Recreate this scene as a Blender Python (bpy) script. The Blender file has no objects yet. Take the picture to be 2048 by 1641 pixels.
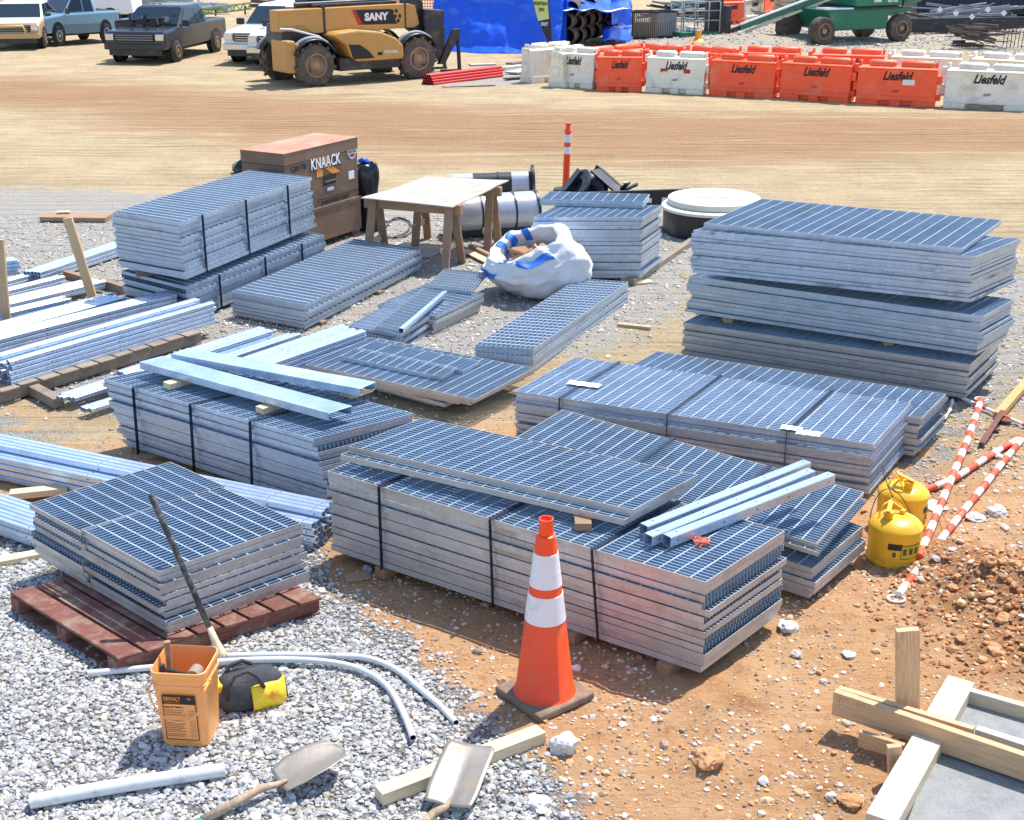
import bpy, math, random
import numpy as np
from mathutils import Vector, Matrix, noise
random.seed(7); rng = np.random.default_rng(7)
R = math.radians
SC = bpy.context.scene

# ---------------------------------------------------------------- camera, sky, sun
F_PX = 2650.0; CAM_H = 4.1; TH = math.atan(990.5 / F_PX)
cam_d = bpy.data.cameras.new('camera'); cam = bpy.data.objects.new('camera', cam_d)
SC.collection.objects.link(cam); SC.camera = cam
cam_d.sensor_width = 36; cam_d.lens = 36 * F_PX / 2048
cam_d.clip_start = 0.05; cam_d.clip_end = 1500
cam.location = (0, 0, CAM_H); cam.rotation_euler = (math.pi / 2 - TH, 0, 0)
SUN_EL = R(62); SUN_AZ = R(42)          # azimuth measured from +Y towards +X
world = bpy.data.worlds.new('World'); SC.world = world; world.use_nodes = True
wn = world.node_tree; wn.nodes.clear()
sky = wn.nodes.new('ShaderNodeTexSky'); sky.sky_type = 'NISHITA'; sky.sun_disc = False
sky.sun_elevation = SUN_EL; sky.sun_rotation = SUN_AZ; sky.altitude = 100; sky.air_density = 1.0; sky.dust_density = 0.6; sky.ozone_density = 1.5
bg = wn.nodes.new('ShaderNodeBackground'); bg.inputs[1].default_value = 0.15
wo = wn.nodes.new('ShaderNodeOutputWorld')
wn.links.new(sky.outputs[0], bg.inputs[0]); wn.links.new(bg.outputs[0], wo.inputs[0])
sd = Vector((math.sin(SUN_AZ) * math.cos(SUN_EL), math.cos(SUN_AZ) * math.cos(SUN_EL), math.sin(SUN_EL)))
sl = bpy.data.lights.new('sun', 'SUN'); sl.energy = 3.8; sl.angle = R(0.5); sl.color = (1, 0.955, 0.88)
so = bpy.data.objects.new('sun', sl); SC.collection.objects.link(so)
so.rotation_euler = sd.to_track_quat('Z', 'Y').to_euler()
SC.view_settings.view_transform = 'Standard'; SC.view_settings.look = 'None'
SC.view_settings.exposure = 0.80; SC.view_settings.gamma = 1.0
SC.render.engine = 'CYCLES'
SC.cycles.max_bounces = 6; SC.cycles.diffuse_bounces = 3; SC.cycles.glossy_bounces = 3

c_, s_ = math.cos(TH), math.sin(TH)
def P(px, py, z=0.0):
    """where the sight line of a photograph pixel meets the level z"""
    x = (px - 1024) / F_PX; y = -(py - 820.5) / F_PX
    d = (x, c_ + y * s_, -s_ + y * c_); t = (z - CAM_H) / d[2]
    return Vector((d[0] * t, d[1] * t, z))
def proj(v):
    dz = v[2] - CAM_H; f = v[1] * c_ - dz * s_; u = v[1] * s_ + dz * c_
    return 1024 + F_PX * v[0] / f, 820.5 - F_PX * u / f
def ztop(b, ty, z0=0.0):
    v = P(b[0], b[1], z0); lo, hi = z0, 6.0
    for _ in range(50):
        m = (lo + hi) / 2
        if proj((v.x, v.y, m))[1] > ty: lo = m
        else: hi = m
    return lo

# ---------------------------------------------------------------- materials
def srgb(h):
    h = h.lstrip('#'); o = []
    for i in (0, 2, 4):
        v = int(h[i:i + 2], 16) / 255; o.append(v / 12.92 if v <= 0.04045 else ((v + 0.055) / 1.055) ** 2.4)
    return o
MC = {}
def mat(name, col, rough=0.6, metal=0.0, var=0.12, vs=6.0, bump=0.0, bs=40.0, dirt=None, ds=2.0, damt=0.5, stretch=None, coat=0.0, spec=0.5):
    if name in MC: return MC[name]
    m = bpy.data.materials.new(name); m.use_nodes = True; nt = m.node_tree; N = nt.nodes; L = nt.links
    p = N['Principled BSDF']; p.inputs['Roughness'].default_value = rough; p.inputs['Metallic'].default_value = metal
    p.inputs['Specular IOR Level'].default_value = spec
    if coat: p.inputs['Coat Weight'].default_value = coat; p.inputs['Coat Roughness'].default_value = 0.08
    if isinstance(col, str): col = srgb(col)
    tc = N.new('ShaderNodeTexCoord'); oi = N.new('ShaderNodeObjectInfo'); va = N.new('ShaderNodeVectorMath'); va.operation = 'MULTIPLY_ADD'; L.new(oi.outputs['Random'], va.inputs[0]); va.inputs[1].default_value = (37, 23, 51); L.new(tc.outputs['Object'], va.inputs[2]); vec = va.outputs[0]; vec0 = vec
    if stretch:
        mp = N.new('ShaderNodeMapping'); mp.inputs['Scale'].default_value = stretch; L.new(vec, mp.inputs[0]); vec = mp.outputs[0]
    n = N.new('ShaderNodeTexNoise'); n.inputs['Scale'].default_value = vs; n.inputs['Detail'].default_value = 5; n.inputs['Roughness'].default_value = 0.65
    L.new(vec, n.inputs['Vector'])
    mr = N.new('ShaderNodeMapRange'); mr.inputs[1].default_value = 0.25; mr.inputs[2].default_value = 0.75
    mr.inputs[3].default_value = 1 - var; mr.inputs[4].default_value = 1 + var
    L.new(n.outputs[0], mr.inputs[0])
    mo = N.new('ShaderNodeMapRange'); mo.inputs[3].default_value = 1 - var * 0.6; mo.inputs[4].default_value = 1 + var * 0.6
    L.new(oi.outputs['Random'], mo.inputs[0])
    mu = N.new('ShaderNodeMath'); mu.operation = 'MULTIPLY'; L.new(mr.outputs[0], mu.inputs[0]); L.new(mo.outputs[0], mu.inputs[1])
    vm = N.new('ShaderNodeVectorMath'); vm.operation = 'SCALE'; vm.inputs[0].default_value = col; L.new(mu.outputs[0], vm.inputs['Scale'])
    out = vm.outputs[0]
    if dirt is not None:
        if isinstance(dirt, str): dirt = srgb(dirt)
        d = N.new('ShaderNodeTexNoise'); d.inputs['Scale'].default_value = ds; d.inputs['Detail'].default_value = 8; d.inputs['Roughness'].default_value = 0.7; d.inputs['Distortion'].default_value = 0.3
        L.new(vec0, d.inputs['Vector'])
        r = N.new('ShaderNodeMapRange'); r.inputs[1].default_value = 0.62 - 0.3 * damt; r.inputs[2].default_value = 0.78 - 0.1 * damt; L.new(d.outputs[0], r.inputs[0])
        mx = N.new('ShaderNodeMix'); mx.data_type = 'RGBA'; L.new(r.outputs[0], mx.inputs[0]); L.new(out, mx.inputs[6]); mx.inputs[7].default_value = (*dirt, 1); out = mx.outputs[2]
    L.new(out, p.inputs['Base Color'])
    if bump:
        b = N.new('ShaderNodeTexNoise'); b.inputs['Scale'].default_value = bs; b.inputs['Detail'].default_value = 5; L.new(vec, b.inputs['Vector'])
        bn = N.new('ShaderNodeBump'); bn.inputs['Strength'].default_value = bump; bn.inputs['Distance'].default_value = 0.01; L.new(b.outputs[0], bn.inputs['Height']); L.new(bn.outputs[0], p.inputs['Normal'])
    MC[name] = m; return m

def galv(name, col, rough, metal, dirt, damt=0.35, sp=1.0, var=0.12):
    m = mat(name, col, rough, metal, var, 5.0, 0.06, 60, dirt, 2.2, damt)
    nt = m.node_tree; N = nt.nodes; L = nt.links; p = N['Principled BSDF']
    v = N.new('ShaderNodeTexVoronoi'); v.inputs['Scale'].default_value = 55
    tc = [x for x in N if x.type == 'TEX_COORD'][0]; L.new(tc.outputs['Object'], v.inputs['Vector'])
    sx = N.new('ShaderNodeSeparateColor'); L.new(v.outputs['Color'], sx.inputs[0])
    r = N.new('ShaderNodeMapRange'); r.inputs[3].default_value = rough - 0.07 * sp; r.inputs[4].default_value = rough + 0.09 * sp; L.new(sx.outputs[0], r.inputs[0])
    L.new(r.outputs[0], p.inputs['Roughness'])
    src = p.inputs['Base Color'].links[0].from_socket
    r2 = N.new('ShaderNodeMapRange'); r2.inputs[3].default_value = 1 - 0.07 * sp; r2.inputs[4].default_value = 1 + 0.06 * sp; L.new(sx.outputs[1], r2.inputs[0])
    vm = N.new('ShaderNodeVectorMath'); vm.operation = 'SCALE'; L.new(src, vm.inputs[0]); L.new(r2.outputs[0], vm.inputs['Scale']); L.new(vm.outputs[0], p.inputs['Base Color'])
    return m

GALV = galv('galvanized_steel', (0.44, 0.525, 0.63), 0.42, 0.5, (0.29, 0.31, 0.35), 0.35)
GALVS = galv('galvanized_scuffed', (0.44, 0.525, 0.63), 0.42, 0.5, (0.035, 0.035, 0.04), 0.22)
CHAN = galv('galvanized_channel', (0.56, 0.68, 0.82), 0.3, 0.55, (0.30, 0.46, 0.66), 0.6, 0.5, 0.2)
GALVB = galv('galvanized_bars_bright', (0.40, 0.50, 0.64), 0.45, 0.15, (0.28, 0.34, 0.42), 0.3)
ROD = galv('galvanized_rods', (0.50, 0.60, 0.70), 0.40, 0.3, (0.30, 0.36, 0.44), 0.5)
RODB = galv('galvanized_rods_bright', (0.66, 0.74, 0.84), 0.38, 0.3, (0.45, 0.52, 0.6), 0.35)
GALVD = galv('galvanized_bars', (0.27, 0.37, 0.49), 0.45, 0.15, (0.20, 0.25, 0.30), 0.4)  # darker than the edge bands: shade between the bars put into their colour
GALVW = galv('galvanized_weathered', (0.49, 0.492, 0.495), 0.42, 0.4, (0.33, 0.28, 0.23), 0.36)
TUBE = galv('galvanized_tube', (0.56, 0.67, 0.82), 0.30, 0.6, (0.40, 0.50, 0.64), 0.3, 0.5, 0.12)
TUBEIN = mat('painted_hole_shade', (0.02, 0.03, 0.05), 0.9)  # shade inside holes and pipe bores, put into the colour
BLK = mat('black_plastic', (0.018, 0.02, 0.025), 0.42, 0, 0.3, dirt=(0.2, 0.18, 0.16), damt=0.2)
BLKM = mat('black_steel', (0.03, 0.032, 0.04), 0.45, 0.3, 0.3, dirt=(0.16, 0.12, 0.09), damt=0.35)
STRAP = mat('steel_strap', (0.035, 0.045, 0.07), 0.35, 0.6, 0.3)
WOOD = mat('pine_board', (0.58, 0.385, 0.215), 0.75, 0, 0.26, 8, 0.25, 30, (0.36, 0.22, 0.11), 6, 0.15, (1.0, 14, 14))
WOODP = mat('pale_board', (0.70, 0.57, 0.37), 0.75, 0, 0.2, 8, 0.25, 30, (0.50, 0.36, 0.20), 6, 0.1, (1.0, 14, 14))
WOODG = mat('weathered_board', (0.30, 0.24, 0.18), 0.85, 0, 0.25, 8, 0.4, 30, (0.16, 0.12, 0.09), 4, 0.4, (1.0, 14, 14))
WOODB = mat('brown_board', (0.36, 0.22, 0.13), 0.8, 0, 0.2, 8, 0.3, 30, (0.22, 0.14, 0.09), 4, 0.3, (1.0, 14, 14))
WOODR = mat('red_pallet_board', (0.20, 0.075, 0.055), 0.85, 0, 0.4, 8, 0.6, 30, (0.38, 0.27, 0.20), 7, 0.5, (1.0, 14, 14))
PLY = mat('plywood', (0.50, 0.43, 0.36), 0.8, 0, 0.15, 10, 0.2, 60, (0.34, 0.28, 0.23), 5, 0.6)
ORG = mat('orange_plastic', (0.95, 0.075, 0.012), 0.42, 0, 0.06, 5, 0.05, 20, (0.55, 0.13, 0.05), 3.5, 0.3)
ORGB = mat('barrier_orange', (1.0, 0.11, 0.03), 0.5, 0, 0.10, 4, 0.08, 20, (0.72, 0.27, 0.15), 2.4, 0.35)
WHTB = mat('barrier_white', (0.84, 0.80, 0.68), 0.5, 0, 0.06, 4, 0.05, 20, (0.60, 0.48, 0.32), 2.2, 0.38)
REFL = mat('reflective_collar', (0.78, 0.76, 0.80), 0.45, 0, 0.07, 9, 0, 1, (0.5, 0.46, 0.46), 7, 0.25)
PVC = mat('pvc_grey_white', (0.66, 0.69, 0.72), 0.38, 0, 0.06, 6, 0.05, 20, (0.42, 0.36, 0.28), 9, 0.25)
YEL = mat('safety_can_yellow', (0.86, 0.46, 0.015), 0.38, 0.0, 0.1, 7, 0.05, 20, (0.42, 0.22, 0.06), 7, 0.3)
TAN = mat('jobbox_brown', (0.175, 0.105, 0.07), 0.5, 0.0, 0.12, 5, 0.05, 20, (0.27, 0.17, 0.11), 3, 0.3)
TANR = mat('jobbox_lid_rust', (0.52, 0.31, 0.20), 0.55, 0.0, 0.14, 3, 0.05, 20, (0.50, 0.14, 0.045), 1.8, 0.75)
BKT = mat('bucket_orange', (0.95, 0.40, 0.125), 0.4, 0, 0.04, 5, 0, 1, (0.75, 0.32, 0.12), 5, 0.15)
RUB = mat('rubber_base', (0.17, 0.13, 0.10), 0.85, 0, 0.3, 9, 0.4, 50, (0.36, 0.24, 0.15), 5, 0.5)
TYRE = mat('dusty_tyre', (0.085, 0.07, 0.06), 0.9, 0, 0.3, 5, 0.3, 20, (0.26, 0.17, 0.10), 4, 0.4)
RIM = mat('dusty_rim', (0.33, 0.22, 0.14), 0.7, 0.1, 0.2, 5)
RIMS = mat('silver_rim', (0.5, 0.55, 0.62), 0.3, 0.7, 0.2, 5)
CAT = mat('loader_ochre', (0.56, 0.29, 0.075), 0.45, 0, 0.1, 2, 0.03, 10, (0.42, 0.25, 0.11), 2.0, 0.3)
GRN = mat('lift_green', (0.012, 0.165, 0.095), 0.4, 0, 0.15, 2, 0.03, 10, (0.05, 0.22, 0.15), 2, 0.25)
TARP = mat('blue_tarp', (0.008, 0.10, 0.72), 0.27, 0, 0.12, 1.5, 0.3, 5, spec=0.7)
WHT = mat('white_paint', (0.80, 0.82, 0.84), 0.3, 0, 0.03, 2, coat=0.5)
LBL = mat('light_blue_paint', (0.26, 0.45, 0.58), 0.25, 0.3, 0.06, 2, coat=0.6)
DRK = mat('dark_car_paint', (0.016, 0.02, 0.032), 0.3, 0.0, 0.2, 2, dirt=(0.07, 0.05, 0.045), damt=0.4, coat=0.15)
GLS = mat('dark_glass', (0.02, 0.035, 0.05), 0.12, 0.0, 0.1, spec=0.25)
CHR = mat('chrome', (0.65, 0.68, 0.72), 0.18, 0.9, 0.05)
GREY = mat('grey_plastic', (0.30, 0.32, 0.34), 0.5, 0, 0.1)
GRAIL = mat('grey_rail', (0.33, 0.37, 0.38), 0.45, 0.3, 0.15)
CONC = mat('wet_concrete', (0.27, 0.28, 0.275), 0.7, 0, 0.16, 14, 1.0, 70, (0.19, 0.20, 0.20), 5, 0.45)
CONCD = mat('precast_concrete', (0.46, 0.45, 0.42), 0.8, 0, 0.12, 2, 0.2, 30, (0.3, 0.28, 0.25), 1.5, 0.35)
CREAM = mat('cream_concrete', (0.72, 0.70, 0.60), 0.65, 0, 0.06, 3, 0.1, 30, (0.50, 0.45, 0.34), 3, 0.25)
BAG = mat('woven_white_sack', (0.74, 0.74, 0.755), 0.55, 0, 0.05, 5, 0.8, 22, (0.62, 0.58, 0.50), 3, 0.2)
BLUS = mat('blue_stripe_fabric', (0.02, 0.16, 0.62), 0.55, 0, 0.1)
CARD = mat('brown_cardboard', (0.46, 0.26, 0.15), 0.85, 0, 0.15)
RED = mat('red_conduit', (0.62, 0.022, 0.022), 0.4, 0, 0.15)
REDP = mat('red_stripe', (0.78, 0.09, 0.03), 0.5, 0, 0.12, 8, 0, 1, (0.80, 0.30, 0.16), 9, 0.3)
WHP = mat('white_stripe', (0.82, 0.80, 0.76), 0.5, 0, 0.06, 8, 0, 1, (0.66, 0.56, 0.40), 9, 0.25)
TXB = mat('ink_black', (0.012, 0.012, 0.014), 0.6, 0, 0)
TXW = mat('ink_white', (0.8, 0.8, 0.8), 0.6, 0, 0)
TXO = mat('ink_orange', (0.85, 0.28, 0.04), 0.6, 0, 0)
TXR = mat('ink_red', (0.50, 0.02, 0.015), 0.6, 0, 0)
PIPEB = mat('rusty_pipe', (0.10, 0.07, 0.06), 0.8, 0, 0.3, 3, 0.2, 20, (0.22, 0.17, 0.14), 2, 0.4)
STONE = mat('pale_stone', (0.55, 0.50, 0.44), 0.9, 0, 0.2, 20, 0.5, 60)
CLAY = mat('clay_clod', (0.52, 0.27, 0.125), 0.95, 0, 0.25, 20, 0.5, 60)
SHOV = mat('worn_shovel_steel', (0.36, 0.32, 0.27), 0.42, 0.5, 0.15, 8, 0.1, 30, (0.44, 0.28, 0.14), 7, 0.35)
WOODH = mat('muddy_handle', (0.34, 0.24, 0.16), 0.75, 0, 0.3, 30, 0.2, 40, (0.55, 0.47, 0.36), 20, 0.4)
LIME = mat('lime_sign_fabric', (0.55, 0.68, 0.22), 0.6, 0, 0.05)
YELF = mat('yellow_fabric', (0.86, 0.60, 0.03), 0.6, 0, 0.1, 6, 0.5, 30)
BLKF = mat('black_fabric', (0.035, 0.038, 0.045), 0.75, 0, 0.25, 12, 0.5, 60, (0.09, 0.09, 0.10), 5, 0.4)
TRB = mat('black_bin_liner', (0.012, 0.014, 0.02), 0.22, 0, 0.2, 6, 0.6, 12)
RIBO = mat('rust_steel', (0.16, 0.055, 0.04), 0.7, 0.2, 0.2, 8, 0.2, 30)
LADR = mat('yellow_green_rack', (0.45, 0.50, 0.16), 0.6, 0, 0.2)
SILW = mat('silver_wrap', (0.50, 0.52, 0.56), 0.3, 0.35, 0.15, 3, 0.6, 8)

# ---------------------------------------------------------------- mesh builder
class MB:
    def __init__(s): s.v = []; s.f = []; s.m = []; s.M = Matrix.Identity(4); s.mi = 0
    def add(s, vs, fs):
        o = len(s.v); M = s.M
        s.v += [tuple(M @ Vector(v)) for v in vs]; s.f += [tuple(i + o for i in f) for f in fs]; s.m += [s.mi] * len(fs)
        return s
    def box(s, x0, x1, y0, y1, z0, z1):
        v = [(x, y, z) for z in (z0, z1) for y in (y0, y1) for x in (x0, x1)]
        return s.add(v, [(0, 2, 3, 1), (4, 5, 7, 6), (0, 1, 5, 4), (2, 6, 7, 3), (0, 4, 6, 2), (1, 3, 7, 5)])
    def bar(s, p, q, w, h, up=(0, 0, 1)):
        p = Vector(p); q = Vector(q); d = (q - p).normalized(); up = Vector(up)
        if abs(d.dot(up)) > 0.98: up = Vector((1, 0, 0))
        a = d.cross(up).normalized(); b = a.cross(d)
        v = [e + a * (i * w / 2) + b * (j * h / 2) for e in (p, q) for j in (-1, 1) for i in (-1, 1)]
        return s.add(v, [(0, 1, 3, 2), (4, 6, 7, 5), (0, 4, 5, 1), (2, 3, 7, 6), (0, 2, 6, 4), (1, 5, 7, 3)])
    def tube(s, path, r, n=12, cap=True, rin=None):
        path = [Vector(p) for p in path]; k = len(path); rr = r if isinstance(r, (list, tuple)) else [r] * k
        vs = []; fs = []; pa = None
        for i, p in enumerate(path):
            d = (path[min(i + 1, k - 1)] - path[max(i - 1, 0)]).normalized()
            if pa is None:
                u = Vector((0, 0, 1)) if abs(d.z) < 0.9 else Vector((1, 0, 0)); a = d.cross(u).normalized()
            else: a = (pa - d * pa.dot(d)).normalized()
            pa = a; b = d.cross(a)
            vs += [p + (a * math.cos(t) + b * math.sin(t)) * rr[i] for t in [2 * math.pi * j / n for j in range(n)]]
        for i in range(k - 1):
            for j in range(n):
                fs.append((i * n + j, i * n + (j + 1) % n, (i + 1) * n + (j + 1) % n, (i + 1) * n + j))
        if rin:
            s.add(vs, fs); f2 = []
            for e, sgn in ((0, 1), (k - 1, -1)):
                ring = [vs[e * n + j] for j in range(n)]; cp = path[e]
                ins = [cp + (q - cp) * (rin / rr[e]) for q in ring]
                dd = (path[1] - path[0]).normalized() if e == 0 else (path[-2] - path[-1]).normalized()
                deep = [q + dd * rr[e] * 3 for q in ins]
                vv = ring + ins + deep
                ff = [(j, n + j, n + (j + 1) % n, (j + 1) % n) for j in range(n)]
                s.add(vv, ff); mi = s.mi; s.mi = mi + 1 if s.rimdark else mi
                s.add(vv, [(n + j, 2 * n + j, 2 * n + (j + 1) % n, n + (j + 1) % n) for j in range(n)] + [tuple(range(2 * n, 3 * n))]); s.mi = mi
            return s
        if cap: fs += [tuple(range(n))[::-1], tuple(range((k - 1) * n, k * n))]
        return s.add(vs, fs)
    rimdark = False  # when set, the bore takes a dark material that paints its inner shade
    def lathe(s, prof, n=24, c=(0, 0), axis='Z'):
        vs = []; fs = []
        for r, z in prof:
            for j in range(n):
                t = 2 * math.pi * j / n; vs.append((c[0] + r * math.cos(t), c[1] + r * math.sin(t), z))
        k = len(prof)
        for i in range(k - 1):
            for j in range(n): fs.append((i * n + j, i * n + (j + 1) % n, (i + 1) * n + (j + 1) % n, (i + 1) * n + j))
        if prof[0][0] > 1e-4: fs.append(tuple(range(n))[::-1])
        if prof[-1][0] > 1e-4: fs.append(tuple(range((k - 1) * n, k * n)))
        return s.add(vs, fs)
    def prism(s, poly, y0, y1, shr=None):
        """poly in x,z extruded along y; shr(z) scales y"""
        n = len(poly); g = shr or (lambda z: 1.0)
        vs = [(x, y0 * g(z), z) for x, z in poly] + [(x, y1 * g(z), z) for x, z in poly]
        fs = [tuple(range(n)), tuple(range(2 * n - 1, n - 1, -1))] + [(i, n + i, n + (i + 1) % n, (i + 1) % n) for i in range(n)]
        return s.add(vs, fs)
    def build(s, name, m, parent=None, smooth=False, bevel=0, loc=None):
        me = bpy.data.meshes.new(name); me.from_pydata(s.v, [], s.f)
        for q in (m if isinstance(m, (list, tuple)) else [m]): me.materials.append(q)
        if any(s.m): me.polygons.foreach_set('material_index', s.m)
        if smooth:
            me.polygons.foreach_set('use_smooth', [True] * len(me.polygons))
        me.update()
        o = bpy.data.objects.new(name, me); SC.collection.objects.link(o)
        if smooth and smooth != 'all':
            try: me.set_sharp_from_angle(angle=R(40))
            except Exception: pass
        if bevel:
            b = o.modifiers.new('bevel', 'BEVEL'); b.width = bevel; b.segments = 2; b.limit_method = 'ANGLE'; b.angle_limit = R(35)
        if parent is not None: o.parent = parent
        if loc is not None: o.location = loc
        return o
def tag(o, label=None, cat=None, group=None, kind=None):
    if label: o['label'] = label
    if cat: o['category'] = cat
    if group: o['group'] = group
    if kind: o['kind'] = kind
    return o
def thing(name, label, cat, loc=(0, 0, 0), rz=0, group=None, rot=None):
    o = bpy.data.objects.new(name, None); SC.collection.objects.link(o); o.location = loc
    o.rotation_euler = rot or (0, 0, rz); o.empty_display_size = 0.1
    return tag(o, label, cat, group)
def copy_tree(o, parent=None):
    c = o.copy(); SC.collection.objects.link(c); c.parent = parent
    for ch in list(o.children): copy_tree(ch, c)
    return c
def text(s, size, m, parent, M, name='lettering', shear=0, bold=0.0, ext=0.002, width=None, spacing=1.0):
    cu = bpy.data.curves.new('t', 'FONT'); cu.body = s; cu.size = size; cu.shear = shear; cu.extrude = ext; cu.offset = bold
    cu.align_x = 'CENTER'; cu.align_y = 'CENTER'; cu.space_character = spacing; cu.resolution_u = 3
    t = bpy.data.objects.new('t', cu); SC.collection.objects.link(t); bpy.context.view_layer.update()
    me = bpy.data.meshes.new_from_object(t); bpy.data.objects.remove(t); me.materials.clear(); me.materials.append(m)
    if width:
        xs = [v.co.x for v in me.vertices]; k = width / max(1e-6, max(xs) - min(xs)); me.transform(Matrix.Diagonal((k, 1, 1, 1)))
    o = bpy.data.objects.new(name, me); SC.collection.objects.link(o); o.parent = parent; o.matrix_local = M
    return o
def face(o, xdir, up):
    """matrix whose x runs along xdir and y along up (lettering plane) placed at o"""
    x = Vector(xdir).normalized(); y = Vector(up); y = (y - x * y.dot(x)).normalized(); z = x.cross(y)
    return Matrix(((x.x, y.x, z.x, o[0]), (x.y, y.y, z.y, o[1]), (x.z, y.z, z.z, o[2]), (0, 0, 0, 1)))
ORD = ['topmost', 'second', 'third', 'fourth', 'fifth', 'sixth', 'seventh', 'eighth', 'ninth', 'tenth', 'eleventh', 'twelfth', 'thirteenth', 'fourteenth', 'fifteenth', 'sixteenth', 'seventeenth', 'eighteenth']

# ---------------------------------------------------------------- ground
def poly_px(pts, z=0): return [P(*p, z).xy for p in pts]
def sdist(pts, X, Y):
    """signed distance (positive inside) of points to polygon"""
    inside = np.zeros(X.shape, bool); dmin = np.full(X.shape, 1e9); n = len(pts)
    for i in range(n):
        a = pts[i]; b = pts[(i + 1) % n]; ex, ey = b[0] - a[0], b[1] - a[1]
        t = np.clip(((X - a[0]) * ex + (Y - a[1]) * ey) / (ex * ex + ey * ey + 1e-12), 0, 1)
        dmin = np.minimum(dmin, np.hypot(X - a[0] - t * ex, Y - a[1] - t * ey))
        c = ((a[1] > Y) != (b[1] > Y)) & (X < ex * (Y - a[1]) / (ey + 1e-12) + a[0]); inside ^= c
    return np.where(inside, dmin, -dmin)
G_NEAR = poly_px([(-900, 1060), (-100, 1090), (250, 1100), (540, 1085), (600, 1110), (640, 1180), (705, 1240), (830, 1330), (890, 1410), (965, 1500), (1060, 1560), (1130, 1640), (1180, 1800), (-700, 1800)])
G_MID = poly_px([(-700, 400), (-100, 372), (200, 385), (480, 400), (760, 385), (905, 372), (1100, 392), (1300, 420), (1420, 440), (1390, 560), (1330, 640), (1220, 690), (1120, 720), (960, 720), (800, 760), (560, 860), (300, 830), (120, 800), (-100, 780), (-700, 800)])
G_LEFT = poly_px([(-300, 800), (60, 830), (220, 870), (230, 940), (0, 960), (-300, 1000)])
G_RIGHT = poly_px([(1560, 560), (2048, 520), (2500, 520), (2500, 800), (2048, 860), (1900, 960), (1830, 1000), (1700, 900)])
G_FAR = poly_px([(1130, 118), (1230, 60), (1420, 40), (2700, 30), (2700, 118), (2048, 116), (1500, 104), (1250, 100)])
G_CENT = poly_px([(1000, 136), (1090, 132), (1100, 172), (900, 176), (880, 168)])
BAND = poly_px([(-900, 150), (0, 150), (400, 180), (1000, 218), (2048, 232), (3000, 250), (3000, 330), (2048, 315), (1400, 330), (900, 318), (500, 290), (0, 215), (-900, 200)])
def hnoise(x, y, s, o=3): return noise.fractal(Vector((x * s, y * s, 3.1)), 0.9, 2.1, o)
MOUND = [(P(1985, 1180), 0.55, 0.17), (P(1890, 1120), 0.34, 0.08), (P(1440, 1400), 0.38, 0.05), (P(1395, 1530), 0.16, 0.045), (P(1640, 1240), 0.25, 0.03), (P(2120, 1280), 0.7, 0.16),
         (P(2060, 88), 2.6, 0.5), (P(1560, 78), 3.0, 0.22), (P(1480, 88), 2.0, 0.25), (P(1900, 98), 2.5, 0.18), (P(1370, 85), 1.6, 0.12), (P(30, 2), 9, 0.9), (P(160, -12), 9, 1.2), (P(420, 2), 9, 0.5), (P(1290, 55), 3, .2)]
def height(x, y):
    h = 0.012 * hnoise(x, y, 0.8) + 0.006 * hnoise(x, y, 5)
    w = min(1, max(0, (x - 0.1 + (6.5 - y) * 0.35) / 0.5)) * min(1, max(0, (10.5 - y) / 2)) * (1 if y > 3 else 0)
    if w > 0: h += w * (0.020 * max(-.3, hnoise(x, y, 3.0)) + 0.011 * hnoise(x, y, 9, 4))
    far = min(1, max(0, (y - 16) / 8)); h += far * 0.03 * hnoise(x, y, 0.25)
    if 18 < y < 34: h += 0.012 * math.sin((y - 0.12 * x) * 6 + 2 * hnoise(x, y, 0.08)) * (0.5 + hnoise(x, y, 0.3))
    for c, r, a in MOUND:
        d = math.hypot(x - c.x, y - c.y) / r
        if d < 2: h += a * math.exp(-d * d * 2.2) * (1 + 0.35 * hnoise(x, y, 2.5 / r) + (0.25 * hnoise(x, y, 9) if y < 10 else 0))
    return h
def seg(a, lo, hi): return np.clip((a - lo) / (hi - lo), 0, 1)
def masks(X, Y):
    g = seg(sdist(G_NEAR, X, Y), -0.28, 0.10)
    g = np.maximum(g, 0.92 * seg(sdist(G_MID, X, Y), -0.7, 0.5)); g = np.maximum(g, 0.6 * seg(sdist(G_LEFT, X, Y), -0.3, 0.4))
    g = np.maximum(g, 0.62 * seg(sdist(G_RIGHT, X, Y), -0.8, 0.8)); g = np.maximum(g, 1.0 * seg(sdist(G_FAR, X, Y), -1.2, 1.2) * 0.55); g = np.maximum(g, 0.7 * seg(sdist(G_CENT, X, Y), -1.0, 0.6))
    band = seg(sdist(BAND, X, Y), -1.4, 1.6)
    near = 1 - seg(Y, 8.0, 12.5)
    # disturbed clay: near, to the right
    return g, band, near
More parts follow.
